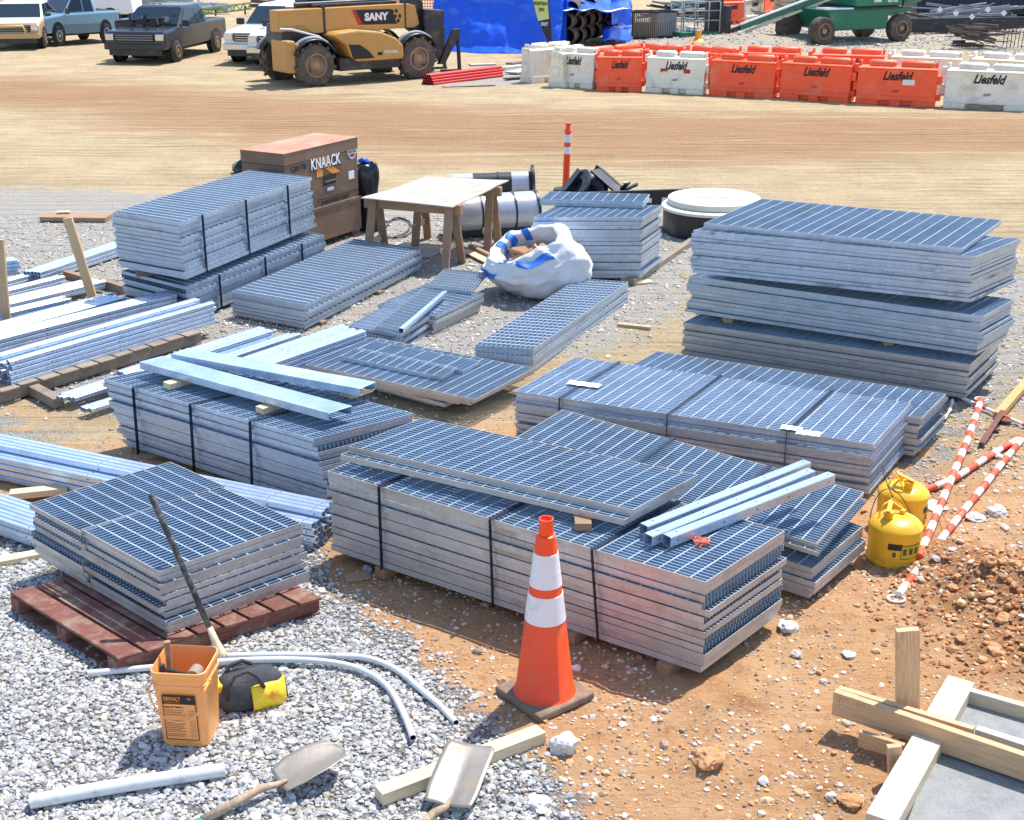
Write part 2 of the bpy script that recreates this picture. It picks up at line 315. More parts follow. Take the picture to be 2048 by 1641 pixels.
def make_ground():
    rows = [-14.0, -8, -4, -1, 1, 2.6]; y = 3.6
    while y < 420: rows.append(y); y *= 1.0048 if 4.6 < y < 10 else (1.0085 if y < 60 else 1.04)
    nc = 400; rows = np.array(rows); ts = np.linspace(-1, 1, nc)
    hw = np.maximum(10, rows * 0.75 + 3.0); hw = np.where(rows < 40, hw, hw + (rows - 40) * 1.2)
    ts = np.sign(ts) * np.abs(ts) ** 1.25
    X = hw[:, None] * ts[None, :]; Y = np.repeat(rows[:, None], nc, 1)
    Z = np.array([[height(X[i, j], Y[i, j]) if rows[i] < 140 else 0 for j in range(nc)] for i in range(len(rows))])
    me = bpy.data.meshes.new('ground'); nr = len(rows)
    co = np.stack([X, Y, Z], -1).reshape(-1, 3)
    idx = np.arange(nr * nc).reshape(nr, nc)
    q = np.stack([idx[:-1, :-1], idx[:-1, 1:], idx[1:, 1:], idx[1:, :-1]], -1).reshape(-1, 4)
    me.from_pydata(co.tolist(), [], q.tolist())
    g, b, n = masks(X.ravel(), Y.ravel())
    a = me.attributes.new('zones', 'FLOAT_VECTOR', 'POINT'); a.data.foreach_set('vector', np.stack([g, b, n], -1).ravel().astype(np.float32))
    dg = np.zeros(len(co))
    for c0_, r_, a_ in [(P(1985, 1180), 0.62, 1), (P(1890, 1110), 0.4, .8), (P(2080, 1290), 0.5, 1), (P(1410, 1520), 0.10, .9), (P(1660, 1590), 0.18, .7), (P(1480, 1420), 0.16, .4)]: dg = np.maximum(dg, a_ * np.exp(-((co[:, 0] - c0_.x) ** 2 + (co[:, 1] - c0_.y) ** 2) / r_ ** 2))
    a = me.attributes.new('dug', 'FLOAT', 'POINT'); a.data.foreach_set('value', dg.astype(np.float32))
    me.polygons.foreach_set('use_smooth', [True] * len(me.polygons))
    o = bpy.data.objects.new('ground', me); SC.collection.objects.link(o); tag(o, kind='structure')
    m = bpy.data.materials.new('site_ground'); m.use_nodes = True; nt = m.node_tree; N = nt.nodes; L = nt.links; p = N['Principled BSDF']
    p.inputs['Roughness'].default_value = 0.95; p.inputs['Specular IOR Level'].default_value = 0.15
    at = N.new('ShaderNodeAttribute'); at.attribute_name = 'zones'; sp = N.new('ShaderNodeSeparateXYZ'); L.new(at.outputs['Vector'], sp.inputs[0])
    geo = N.new('ShaderNodeNewGeometry'); pos = geo.outputs['Position']
    def nz(scale, det=5, vec=pos, rough=0.6, dist=0.0):
        n = N.new('ShaderNodeTexNoise'); n.inputs['Scale'].default_value = scale; n.inputs['Detail'].default_value = det; n.inputs['Roughness'].default_value = rough; n.inputs['Distortion'].default_value = dist
        L.new(vec, n.inputs['Vector']); return n.outputs[0]
    def rmp(v, a, b, c=0.0, d=1.0):
        n = N.new('ShaderNodeMapRange'); n.inputs[1].default_value = a; n.inputs[2].default_value = b; n.inputs[3].default_value = c; n.inputs[4].default_value = d; L.new(v, n.inputs[0]); return n.outputs[0]
    def mixc(f, a, b):
        n = N.new('ShaderNodeMix'); n.data_type = 'RGBA'
        if isinstance(f, float): n.inputs[0].default_value = f
        else: L.new(f, n.inputs[0])
        for k, v in ((6, a), (7, b)):
            if isinstance(v, tuple): n.inputs[k].default_value = (*v, 1)
            else: L.new(v, n.inputs[k])
        return n.outputs[2]
    def ma(op, a, b):
        n = N.new('ShaderNodeMath'); n.operation = op
        for k, v in ((0, a), (1, b)):
            if isinstance(v, (int, float)): n.inputs[k].default_value = v
            else: L.new(v, n.inputs[k])
        return n.outputs[0]
    mp = N.new('ShaderNodeMapping'); mp.inputs['Rotation'].default_value = (0, 0, R(6)); mp.inputs['Scale'].default_value = (0.10, 1.5, 1); L.new(pos, mp.inputs[0])
    streak = nz(1.3, 6, mp.outputs[0], 0.7, 0.4); streak2 = nz(5, 4, mp.outputs[0], 0.7)
    tan_ = mixc(rmp(nz(0.8, 7), 0.35, 0.65), GCOL['tan'], GCOL['tan2'])
    tan_ = mixc(rmp(nz(11, 9, rough=0.8), 0.50, 0.68, 0, 0.6), tan_, GCOL['tan3'])
    brown = mixc(rmp(streak, 0.35, 0.65), GCOL['band'], GCOL['band2'])
    bm = ma('ADD', sp.outputs[1], ma('MULTIPLY', rmp(streak, 0.3, 0.7, -0.6, 0.6), 1.0)); bm = rmp(bm, 0.1, 0.9)
    tan_ = mixc(ma('MULTIPLY', bm, rmp(sp.outputs[1], 0, 0.25)), tan_, brown)
    tan_ = mixc(ma('MULTIPLY', rmp(streak2, 0.56, 0.68, 0, 0.45), ma('SUBTRACT', 1.0, sp.outputs[2])), tan_, GCOL['band2'])
    mp3 = N.new('ShaderNodeMapping'); mp3.inputs['Rotation'].default_value = (0, 0, R(6.5)); mp3.inputs['Scale'].default_value = (0.35, 6.0, 1); L.new(pos, mp3.inputs[0])
    trk = nz(1.6, 7, mp3.outputs[0], 0.75, 0.6)
    tan_ = mixc(ma('MULTIPLY', rmp(trk, 0.50, 0.60, 0, 0.8), ma('SUBTRACT', 1.0, sp.outputs[2])), tan_, mixc(0.5, tan_, GCOL['tan3']))
    tan_ = mixc(rmp(trk, 0.46, 0.34, 0, 0.45), tan_, (0.62, 0.50, 0.33))
    wv = N.new('ShaderNodeTexWave'); wv.wave_type = 'BANDS'; wv.bands_direction = 'Y'; wv.inputs['Scale'].default_value = 0.62; wv.inputs['Distortion'].default_value = 5.0; wv.inputs['Detail'].default_value = 5; wv.inputs['Detail Scale'].default_value = 0.35; wv.inputs['Detail Roughness'].default_value = 0.7
    mp4 = N.new('ShaderNodeMapping'); mp4.inputs['Rotation'].default_value = (0, 0, R(7)); mp4.inputs['Scale'].default_value = (0.12, 1.6, 1); L.new(pos, mp4.inputs[0]); L.new(mp4.outputs[0], wv.inputs['Vector'])
    rut = ma('MULTIPLY', rmp(wv.outputs[0], 0.62, 0.9), ma('MULTIPLY', rmp(nz(0.35, 4), 0.42, 0.6), ma('SUBTRACT', 1.0, sp.outputs[2])))
    tan_ = mixc(ma('MULTIPLY', rut, 0.6), tan_, mixc(0.45, tan_, GCOL['tan3']))
    clay = mixc(rmp(nz(2.2, 8), 0.35, 0.65), GCOL['clay'], GCOL['clay2']); clay = mixc(rmp(nz(8, 10, rough=0.8), 0.52, 0.68, 0, 0.8), clay, GCOL['clay3'])
    at2 = N.new('ShaderNodeAttribute'); at2.attribute_name = 'dug'; clay = mixc(ma('MULTIPLY', rmp(ma('ADD', at2.outputs['Fac'], rmp(nz(5, 6), 0.3, 0.7, -0.3, 0.3)), 0.2, 0.7), 0.85), clay, (0.40, 0.165, 0.06))
    clay = mixc(rmp(nz(45, 6, rough=0.8), 0.45, 0.62, 0, 0.5), clay, (0.72, 0.48, 0.27))
    nearm = ma('ADD', sp.outputs[2], rmp(nz(0.9, 5), 0.3, 0.7, -0.35, 0.35)); nearm = ma('MULTIPLY', rmp(nearm, 0.25, 0.75), rmp(sp.outputs[2], 0.0, 0.3))
    soil = mixc(nearm, tan_, clay)
    # pebbles in the soil
    v1 = N.new('ShaderNodeTexVoronoi'); v1.inputs['Scale'].default_value = 36; L.new(pos, v1.inputs['Vector'])
    sc1 = N.new('ShaderNodeSeparateColor'); L.new(v1.outputs['Color'], sc1.inputs[0])
    peb = ma('MULTIPLY', rmp(v1.outputs['Distance'], 0.42, 0.30), ma('GREATER_THAN', ma('ADD', sc1.outputs[0], rmp(nz(1.3, 3), 0.3, 0.7, -0.2, 0.2)), 0.62))
    pcol = mixc(sc1.outputs[1], (0.30, 0.22, 0.15), (0.62, 0.55, 0.46))
    soil = mixc(ma('MULTIPLY', peb, 0.8), soil, pcol)
    # crushed gravel
    v2 = N.new('ShaderNodeTexVoronoi'); v2.inputs['Scale'].default_value = 48; L.new(pos, v2.inputs['Vector'])
    sc2 = N.new('ShaderNodeSeparateColor'); L.new(v2.outputs['Color'], sc2.inputs[0])
    grv = mixc(sc2.outputs[0], GCOL['g1'], GCOL['g2']); grv = mixc(ma('MULTIPLY', rmp(sc2.outputs[1], 0.6, 0.9), 0.5), grv, GCOL['g3'])
    grv = mixc(rmp(v2.outputs['Distance'], 0.38, 0.62, 0, 0.85), grv, GCOL['gap'])  # darkened cell edges paint the shade between the stones
    grv = mixc(rmp(nz(1.1, 6), 0.45, 0.75, 0, 0.5), grv, mixc(0.5, grv, GCOL['tan']))
    grv = mixc(ma('MULTIPLY', ma('SUBTRACT', 1.0, sp.outputs[2]), 0.42), grv, (0.60, 0.54, 0.45))
    gm = ma('ADD', sp.outputs[0], rmp(nz(3.5, 7), 0.3, 0.7, -0.38, 0.38)); gm = rmp(gm, 0.38, 0.62)
    L.new(mixc(gm, soil, grv), p.inputs['Base Color'])
    hgt = ma('ADD', ma('MULTIPLY', gm, ma('MULTIPLY', v2.outputs['Distance'], -1.3)), ma('ADD', ma('MULTIPLY', peb, 0.35), ma('MULTIPLY', nz(22, 10, rough=0.85), 1.9)))
    hgt = ma('ADD', hgt, ma('MULTIPLY', ma('SUBTRACT', ma('ADD', streak2, trk), rut), 2.0))
    bp = N.new('ShaderNodeBump'); bp.inputs['Strength'].default_value = 0.9; bp.inputs['Distance'].default_value = 0.02; L.new(hgt, bp.inputs['Height']); L.new(bp.outputs[0], p.inputs['Normal'])
    me.materials.append(m); return o
GCOL = dict(tan=(0.60, 0.475, 0.29), tan2=(0.46, 0.345, 0.20), tan3=(0.25, 0.17, 0.09), band=(0.31, 0.165, 0.075), band2=(0.43, 0.255, 0.125), clay=(0.72, 0.43, 0.225), clay2=(0.62, 0.31, 0.135), clay3=(0.34, 0.135, 0.045), g1=(0.30, 0.30, 0.295), g2=(0.50, 0.49, 0.47), g3=(0.48, 0.42, 0.33), gap=(0.19, 0.18, 0.17))
make_ground()

# loose stones: real geometry lying on the ground
ICO = None
def ico():
    import bmesh
    bm = bmesh.new(); bmesh.ops.create_icosphere(bm, subdivisions=1, radius=1); v = np.array([x.co[:] for x in bm.verts]); f = np.array([[x.index for x in fc.verts] for fc in bm.faces]); bm.free(); return v, f
def stones(name, label, pts, size, cols, sink=0.25, flat=0.65):
    v, f = ico(); n = len(pts); nv = len(v)
    sc = size * rng.lognormal(-0.05, 0.40, (n, 1, 1)) * (1 + 0.3 * rng.uniform(-1, 1, (n, 1, 3)))
    base = v[None] * (1 + 0.22 * rng.uniform(-1, 1, (n, nv, 1))) * sc
    ang = rng.uniform(0, 6.28, (n, 3)); ca, sa = np.cos(ang), np.sin(ang)
    Rz = np.zeros((n, 3, 3)); Rz[:, 0, 0] = ca[:, 0]; Rz[:, 0, 1] = -sa[:, 0]; Rz[:, 1, 0] = sa[:, 0]; Rz[:, 1, 1] = ca[:, 0]; Rz[:, 2, 2] = 1
    Rx = np.zeros((n, 3, 3)); Rx[:, 1, 1] = ca[:, 1]; Rx[:, 1, 2] = -sa[:, 1]; Rx[:, 2, 1] = sa[:, 1]; Rx[:, 2, 2] = ca[:, 1]; Rx[:, 0, 0] = 1
    w = np.einsum('nij,nkj->nki', Rz @ Rx, base); w[:, :, 2] *= flat
    zs = np.array([height(a, b) for a, b in pts])
    w[:, :, 0] += pts[:, 0:1]; w[:, :, 1] += pts[:, 1:2]; w[:, :, 2] += (zs + size * (0.5 - sink) + size * 0.5 * rng.uniform(-0.5, 1, n))[:, None]
    F = (f[None] + (np.arange(n) * nv)[:, None, None]).reshape(-1, 3)
    me = bpy.data.meshes.new(name); me.vertices.add(n * nv); me.vertices.foreach_set('co', w.ravel().astype(np.float32))
    me.loops.add(F.size); me.loops.foreach_set('vertex_index', F.ravel().astype(np.int32))
    me.polygons.add(len(F)); me.polygons.foreach_set('loop_start', np.arange(0, F.size, 3, dtype=np.int32)); me.polygons.foreach_set('loop_total', np.full(len(F), 3, np.int32))
    me.update(calc_edges=True)
    me.polygons.foreach_set('use_smooth', np.zeros(len(F), bool))
    cidx = rng.integers(0, len(cols), n); cc = np.array(cols)[cidx] * rng.uniform(0.7, 1.3, (n, 1))
    a = me.attributes.new('tint', 'FLOAT_VECTOR', 'POINT'); a.data.foreach_set('vector', np.repeat(cc, nv, 0).ravel().astype(np.float32))
    m = bpy.data.materials.new(name + '_rock'); m.use_nodes = True; N = m.node_tree.nodes; L = m.node_tree.links; at = N.new('ShaderNodeAttribute'); at.attribute_name = 'tint'
    p = N['Principled BSDF']; p.inputs['Roughness'].default_value = 0.85
    n1 = N.new('ShaderNodeTexNoise'); n1.inputs['Scale'].default_value = 90; r1 = N.new('ShaderNodeMapRange'); r1.inputs[1].default_value = 0.3; r1.inputs[2].default_value = 0.7; r1.inputs[3].default_value = 0.8; r1.inputs[4].default_value = 1.15; L.new(n1.outputs[0], r1.inputs[0])
    g_ = N.new('ShaderNodeNewGeometry'); L.new(g_.outputs['Position'], n1.inputs['Vector'])
    vm = N.new('ShaderNodeVectorMath'); vm.operation = 'SCALE'; L.new(at.outputs['Vector'], vm.inputs[0]); L.new(r1.outputs[0], vm.inputs['Scale']); L.new(vm.outputs[0], p.inputs['Base Color'])
    me.materials.append(m); o = bpy.data.objects.new(name, me); SC.collection.objects.link(o)
    return tag(o, label, 'gravel' if 'gravel' in name else 'stones', kind='stuff')
def sample(n, x0, x1, y0, y1, fn):
    out = []
    X = rng.uniform(x0, x1, n); Y = rng.uniform(y0, y1, n); w = fn(X, Y); k = rng.uniform(0, 1, n) < w
    return np.stack([X[k], Y[k]], 1)
GG = [(0.42, 0.42, 0.415), (0.50, 0.495, 0.48), (0.37, 0.37, 0.375), (0.55, 0.54, 0.51), (0.48, 0.42, 0.34), (0.33, 0.335, 0.345), (0.40, 0.385, 0.36)]
GT = [(0.50, 0.45, 0.38), (0.42, 0.39, 0.35), (0.58, 0.53, 0.45), (0.36, 0.33, 0.30)]
BB = [(0.56, 0.47, 0.36), (0.68, 0.60, 0.50), (0.62, 0.40, 0.22), (0.50, 0.29, 0.14), (0.60, 0.57, 0.53), (0.6, 0.37, 0.2), (0.30, 0.22, 0.16)]
def fnear(X, Y): return np.clip(seg(sdist(G_NEAR, X, Y), -0.35, 0.15) ** 1.8, 0, 1) * (np.abs(X) < 0.42 * Y + 0.5)
pts = sample(80000, -3.6, 0.6, 4.6, 9.4, fnear)
stones('gravel_bed', 'pale grey crushed gravel spread across the lower left ground', pts, 0.0108, GG)
def fclay(X, Y):
    m = np.array([0.5 + 1.1 * hnoise(a, b, 1.1) for a, b in zip(X, Y)])
    return np.clip(m, 0.04, 1) * (1 - seg(sdist(G_NEAR, X, Y), -0.3, 0.1)) * (np.abs(X) < 0.42 * Y + 0.6)
pts = sample(26000, -3.5, 4.4, 4.8, 11, fclay)
stones('scattered_pebbles', 'loose tan and grey pebbles strewn over the orange clay', pts, 0.0085, BB, 0.35)
pts = sample(1200, -0.5, 4.4, 4.8, 10, fclay)
stones('loose_stones', 'larger loose stones lying among the pebbles on the clay', pts, 0.018, BB, 0.45)
pts = sample(9000, 2.1, 4.6, 6.0, 8.9, lambda X, Y: np.clip(1.2 - np.hypot((X - 3.3) / 1.0, (Y - 7.2) / 1.0), 0, 1))
stones('clay_clods', 'reddish brown clay clods heaped at the right edge', pts, 0.0135, [(0.54, 0.28, 0.13), (0.60, 0.34, 0.17), (0.42, 0.19, 0.08), (0.34, 0.14, 0.055)], 0.4)
def fmid(X, Y): return np.clip(0.9 * seg(sdist(G_MID, X, Y), -0.6, 0.5) + 0.6 * seg(sdist(G_RIGHT, X, Y), -0.8, 0.8), 0, 1) * (np.abs(X) < 0.42 * Y + 0.5)
pts = sample(52000, -8.5, 8.0, 9.0, 19, fmid)
stones('yard_gravel', 'fine grey gravel between the stacks in the middle of the yard', pts, 0.0125, [(0.55, 0.52, 0.47), (0.62, 0.60, 0.56), (0.46, 0.44, 0.41), (0.50, 0.45, 0.38), (0.36, 0.34, 0.32)], 0.4)
def ffar(X, Y): return np.clip(seg(sdist(G_FAR, X, Y), -0.6, 0.5), 0, 1) * (np.abs(X) < 0.42 * Y + 0.5)
pts = sample(9000, 0, 22, 40, 62, ffar)
stones('rubble_gravel', 'coarse grey rubble gravel behind the plastic barriers', pts, 0.035, GT, 0.4)

# ---------------------------------------------------------------- steel grating panels
def grate_meshes(u, v, la, lb, h, ends, cross=0.1, mats=(GALV, GALVD, ROD), bw=0.0028, sp=0.035):
    """u: direction of the bearing bars, v: across; returns a prototype root with three parts"""
    M = Matrix(((u.x, v.x, 0, 0), (u.y, v.y, 0, 0), (0, 0, 1, 0), (0, 0, 0, 1)))
    root = thing('grating_panel', None, 'steel grating')
    b = MB(); b.M = M; t = 0.005
    b.box(0, la, 0, t, 0, h); b.box(0, la, lb - t, lb, 0, h)
    if ends & 1: b.box(0, t, t, lb - t, 0.0005, h - 0.0005)
    if ends & 2: b.box(la - t, la, t, lb - t, 0.0005, h - 0.0005)
    b.build('edge_band', mats[0], root)
    b = MB(); b.M = M; n = max(3, round(lb / (0.046 if mats[2] is RODB else sp))); e0 = t if ends & 1 else 0.0; e1 = la - t if ends & 2 else la
    for i in range(1, n): y = lb * i / n; b.box(e0, e1, y - bw, y + bw, 0.002, h - 0.0015)
    b.build('bearing_bars', mats[1], root)
    b = MB(); b.M = M; k = max(3, round(la / cross))
    for i in range(1, k): x = la * i / k; rw = 0.0055 if mats[2] is RODB else (0.0032 if bw < 0.0029 else 0.004); b.box(x - rw, x + rw, t, lb - t, h - 0.009, h + 0.0008)
    b.build('cross_rods', mats[2], root)
    return root
def unit(a): a = Vector((a.x, a.y, 0)); return a.normalized()
def stack(desc, near, left, right, zt, zb, n, bars='left', group=None, straps=(), jit=0.012, comb=0.5, cross=0.1, mats=(GALV, GALVD, ROD), bw=0.0028, topstrap=True, drift=(0, 0), names=None, wood=None, fill=0.90, lens=None, strapdesc=None, last='bottom'):
    A = P(*near, zt); Lv = P(*left, zt) - A; Rv = P(*right, zt) - A
    uu, vv = (Lv, Rv) if bars == 'left' else (Rv, Lv)
    la, lb = (uu.length, vv.length) if lens is None else lens
    u, v = unit(uu), unit(vv); pitch = (zt - zb) / n; h = pitch * fill
    protos = {}
    for i in range(n):
        e = 3 if random.random() > comb else (1 if random.random() < 0.0 else 0)
        if i == 0: e = 3
        first = e not in protos
        if first: protos[e] = grate_meshes(u, v, la, lb, h, e, cross, mats, bw)
        o = protos[e] if first else copy_tree(protos[e])
        k = 0.25 if i == 0 else 1
        du, dv = random.gauss(0, jit) * k, random.gauss(0, jit) * k
        o.location = (A.x + u.x * du + v.x * dv + drift[0] * i, A.y + u.y * du + v.y * dv + drift[1] * i, zt - (i + 1) * pitch + pitch * 0.0)
        o.rotation_euler.z = random.gauss(0, 0.0025) * k
        nm = ORD[i] if i < n - 1 else last
        extra = ', bars and rods showing' if i == 0 else ''
        tag(o, f'{nm} grating panel of {desc}' if not names else names[i], 'steel grating', group or ('grating panels of ' + desc))
    for j, (t, lean) in enumerate(straps):
        w = 0.018; g = jit * 1.6 + 0.004
        s = MB(); p = A + uu * t if bars == 'left' else A + uu * t
        outn = -v
        lo = p + u * lean
        def q(pp, z, off): return (pp.x + outn.x * off, pp.y + outn.y * off, z)
        s.bar(q(p, zt + 0.004, g), q(lo, zb - 0.01, g), w * 1.6, 0.002, up=u)
        if topstrap: s.bar(q(p, zt + 0.004, g), (p.x + vv.x - outn.x * g, p.y + vv.y - outn.y * g, zt + 0.004), w * 1.6, 0.002)
        if topstrap: s.bar((p.x + vv.x - outn.x * g, p.y + vv.y - outn.y * g, zt + 0.004), (lo.x + vv.x - outn.x * g, lo.y + vv.y - outn.y * g, zb - 0.01), w * 1.6, 0.002, up=u)
        o = s.build('steel_strap', STRAP)
        which = ['rightmost', 'second from right', 'third from right', 'fourth from right']
        if bars != 'left': which = ['leftmost', 'second from left', 'third from left', 'fourth from left']
        tag(o, f'{which[j]} dark steel strap on {strapdesc or desc}', 'steel strap', 'straps round ' + desc)
    if wood:
        for j, (t, m_) in enumerate(wood):
            p0 = A + uu * t; b = MB(); z0 = max(0.0, zb - 0.09); ex = 0.03
            b.bar((p0.x - v.x * ex, p0.y - v.y * ex, (zb - pitch * 0 + z0) / 2 - 0.001), (p0.x + vv.x + v.x * ex, p0.y + vv.y + v.y * ex, (zb + z0) / 2 - 0.001), 0.09, zb - z0 - 0.002)
            o = b.build('wood_bearer', m_, bevel=0.004)
            where = ['right end', 'middle', 'left end', 'far left end']
            tag(o, f'timber under {desc}, {where[j]}', 'timber block', 'timber bearers under the stacks')
    return A, u, v, la, lb
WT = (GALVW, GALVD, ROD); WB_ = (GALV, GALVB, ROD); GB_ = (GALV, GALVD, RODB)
# long strapped stack just behind the orange cone
stack('the long weathered stack behind the orange cone', (1412, 1164), (655, 941), (1570, 1061), 0.66, 0.075, 13, straps=((0.26, -0.06), (0.52, -0.02), (0.835, 0.0)), mats=WT, comb=0.3, wood=((0.08, WOODB), (0.31, WOODB), (0.84, WOODB)), jit=0.010)
stack('the pair on top of the long stack behind the orange cone', (1268, 1018), (699, 891), (1398, 948), 0.80, 0.715, 2, mats=WT, comb=0, jit=0.02, drift=(-0.05, -0.03), names=['upper blue-grey grating panel of the loose pair lying on the long cone-side stack', 'lower grating panel of the loose pair lying on the long cone-side stack'], group='loose pair of grating panels')
b = MB(); p = P(1165, 1040, 0.69); b.box(-0.05, 0.05, -0.1, 0.1, 0, 0.05); tag(b.build('wood_block', WOODB, loc=(p.x, p.y, 0.662), bevel=0.004), 'short dark wood block under the right end of the loose pair of panels', 'timber block')
# stack between
stack('the upper tier right of the yellow-lidded cans row, behind the cone stack', (1633, 1086), (1000, 893), (1728, 983), 0.435, 0.34, 3, comb=1, jit=0.02, cross=0.1, mats=WT, straps=((0.28, 0), (0.60, 0)), names=['topmost grating panel of the low stack just left of the yellow cans', 'second grating panel from the top of the low stack just left of the yellow cans', 'third grating panel from the top of the low stack just left of the yellow cans'], group='grating panels just left of the yellow cans', strapdesc='the low stack just left of the yellow cans')
stack('the lower tier just left of the yellow cans', (1626, 1137), (993, 935), (1728, 1052), 0.265, 0.05, 5, comb=0.2, jit=0.015, mats=WT, wood=((0.2, WOODB), (0.6, WOODB)))
b = MB(); b.box(-0.05, 0.05, -0.3, 0.3, 0, 0.073); p = P(1600, 1090, 0.3); tag(b.build('wood_block', WOODB, loc=(p.x + 0.0, p.y + 0.35, 0.2655), bevel=0.004), 'timber spacer between the two tiers just left of the yellow cans', 'timber block')
# strapped stack with paper tags
stack('the strapped stack with white paper tags', (1747, 888), (1030, 782), (1823, 805), 0.455, 0.05, 13, comb=0.85, straps=((0.22, 0), (0.545, 0), (0.86, 0)), wood=((0.15, WOODB), (0.75, WOODB)), jit=0.014, mats=WB_, bw=0.0032)
stack('the long low stack behind the tagged strapped stack', (1843, 836), (1243, 742), (1892, 787), 0.375, 0.05, 9, comb=0.6, jit=0.016, mats=WT, wood=((0.1, WOODB),), lens=None)
# big three tier pile at the right
stack('the upper tier of the big right-hand pile', (1950, 513), (1386, 460), (2041, 477), 1.34, 0.93, 12, comb=0, jit=0.013, mats=(GALVS, GALVD, ROD), cross=0.12)
stack('the top of the big right-hand pile, set back', (1925, 497), (1408, 446), (2005, 440), 1.40, 1.345, 2, comb=0, jit=0.03, cross=0.12, names=['topmost dark blue grating panel of the big right-hand pile', 'second grating panel of the big right-hand pile, shifted forward'])
stack('the middle tier of the big right-hand pile', (1966, 632), (1378, 551), (2028, 598), 0.815, 0.455, 10, comb=0, jit=0.014)
stack('the bottom tier of the big right-hand pile', (1941, 729), (1367, 645), (2001, 674), 0.375, 0.05, 8, comb=0, jit=0.014, mats=WT, wood=((0.1, WOODB), (0.8, WOODG)))
for k, (px, py, z, dz, m_, lab) in enumerate(((1887, 590, 0.8155, 0.112, WOOD, 'light wood block between the upper and middle tiers, right end'), (1464, 540, 0.8155, 0.112, WOODG, 'dark wood block between the upper and middle tiers, left end'), (1780, 685, 0.3755, 0.078, WOOD, 'light wood block between the middle and bottom tiers, right of centre'), (1458, 640, 0.3755, 0.078, WOOD, 'light wood block between the middle and bottom tiers, left end'))):
    p = P(px, py, z + dz / 2); b = MB(); b.box(-0.045, 0.045, 0, 0.75, 0, dz); tag(b.build('wood_block', m_, loc=(p.x, p.y + 0.02, z), bevel=0.004), lab + ', big right-hand pile', 'timber block', 'wood blocks in the big right-hand pile')
# tall stack behind the white sack
stack('the main block of the tall narrow stack by the sack', (1286, 434), (1071, 434), (1300, 425), 0.80, 0.06, 15, comb=0, jit=0.018, cross=0.12, lens=(1.27, 0.75), wood=((0.15, WOOD),))
stack('the top group of the tall narrow stack', (1286, 404), (1082, 398), (1296, 392), 0.88, 0.80, 3, comb=0, jit=0.012, cross=0.12, lens=(1.24, 0.5), names=['topmost grating panel of the tall narrow stack behind the white sack', 'second panel from the top of the tall narrow stack behind the white sack', 'third panel from the top of the tall narrow stack behind the white sack'])
# strapped pile in front of the job box
stack('the strapped tier in front of the brown job box', (359, 445), (225, 424), (623, 354), 1.11, 0.50, 14, bars='right', comb=0, jit=0.012, straps=((0.14, 0), (0.45, 0), (0.78, 0)), cross=0.1, mats=GB_, bw=0.003, topstrap=False, strapdesc='the upper strapped tier by the job box')
stack('the lower tier under the strapped pile by the job box', (373, 573), (243, 541), (649, 469), 0.42, 0.05, 9, bars='right', comb=0.2, jit=0.014, straps=((0.2, 0.0), (0.52, 0), (0.8, 0)), mats=GB_, topstrap=False, strapdesc='the lower strapped tier by the job box', wood=((0.1, WOODG), (0.85, WOODG)))
for k, (px, py, lab) in enumerate(((420, 532, 'left wood block between the two tiers in front of the job box'), (590, 468, 'right wood block between the two tiers in front of the job box'))):
    p = P(px, py, 0.46); b = MB(); b.M = Matrix.Rotation(R(22), 4, 'Z'); b.box(-0.8, 0.0, -0.045, 0.045, 0, 0.078); tag(b.build('wood_block', WOODG, loc=(p.x, p.y, 0.4205), bevel=0.004), lab, 'timber block')
stack('the wide stack left of the sawhorse table', (610, 610), (463, 583), (841, 497), 0.30, 0.04, 7, bars='right', comb=0, jit=0.012, mats=GB_, bw=0.0028, wood=((0.12, WOODB), (0.6, WOODB)))
stack('the narrow stack in front of the white sack', (1067, 698), (951, 689), (1257, 563), 0.24, 0.01, 6, bars='right', comb=0.1, jit=0.012, mats=GB_, bw=0.003)
# low stacks between
stack('the low stack beside the white sack', (801, 668), (728, 656), (944, 578), 0.20, 0.0, 5, bars='right', comb=0.3, jit=0.018, lens=(1.25, 0.62), mats=WB_)
stack('the low stack beside the white sack, far half', (870, 632), (800, 618), (990, 575), 0.205, 0.0, 5, bars='right', comb=0.3, jit=0.02, lens=(1.0, 0.78), mats=WT, names=[f'{ORD[i] if i<4 else "bottom"} panel of the far half of the low stack touching the white sack' for i in range(5)])
stack('loose panel', (942, 582), (852, 573), (975, 545), 0.245, 0.208, 1, bars='right', comb=0, cross=0.1, names=['single grating panel lying loose against the white sack'], group='loose single panels')
stack('loose panel', (798, 661), (752, 650), (889, 585), 0.243, 0.207, 1, bars='right', comb=0, names=['narrow grating strip lying askew on the low stack by the sack'], group='loose single panels')
A = P(802, 662, 0.27); B = P(890, 586, 0.27); PALE_ = (A, B)
# skewed loose pile in the centre
stack('the skewed loose pile in the centre', (952, 799), (612, 729), (1070, 736), 0.25, 0.215, 1, comb=0, mats=WT, cross=0.11, names=['topmost wide grating panel of the skewed loose pile in the centre'], group='skewed loose panels')
for i, (dx, dy, rz) in enumerate(((-0.05, -0.05, -2.0), (-0.09, -0.03, 2), (-0.14, -0.10, -3), (-0.04, -0.05, 2), (-0.1, -0.09, -1))):
    n0 = set(bpy.data.objects)
    z = 0.2135 - i * 0.0405
    A, u, v, la, lb = stack('x', (952 - 14 * i, 799), (625, 729), (1070, 736), z, z - 0.039, 1, comb=0.3, mats=WT, names=[f'{ORD[i+1]} panel down in the skewed loose pile in the centre'], group='skewed loose panels')
    for o in set(bpy.data.objects) - n0:
        if o.parent is None: o.rotation_euler.z = R(rz); o.location.x += dx; o.location.y += dy
stack('s', (885, 754), (680, 712), (915, 735), 0.29, 0.253, 1, comb=0, cross=0.1, names=['small grating strip on the skewed loose pile, the shorter front one'], group='loose strips')
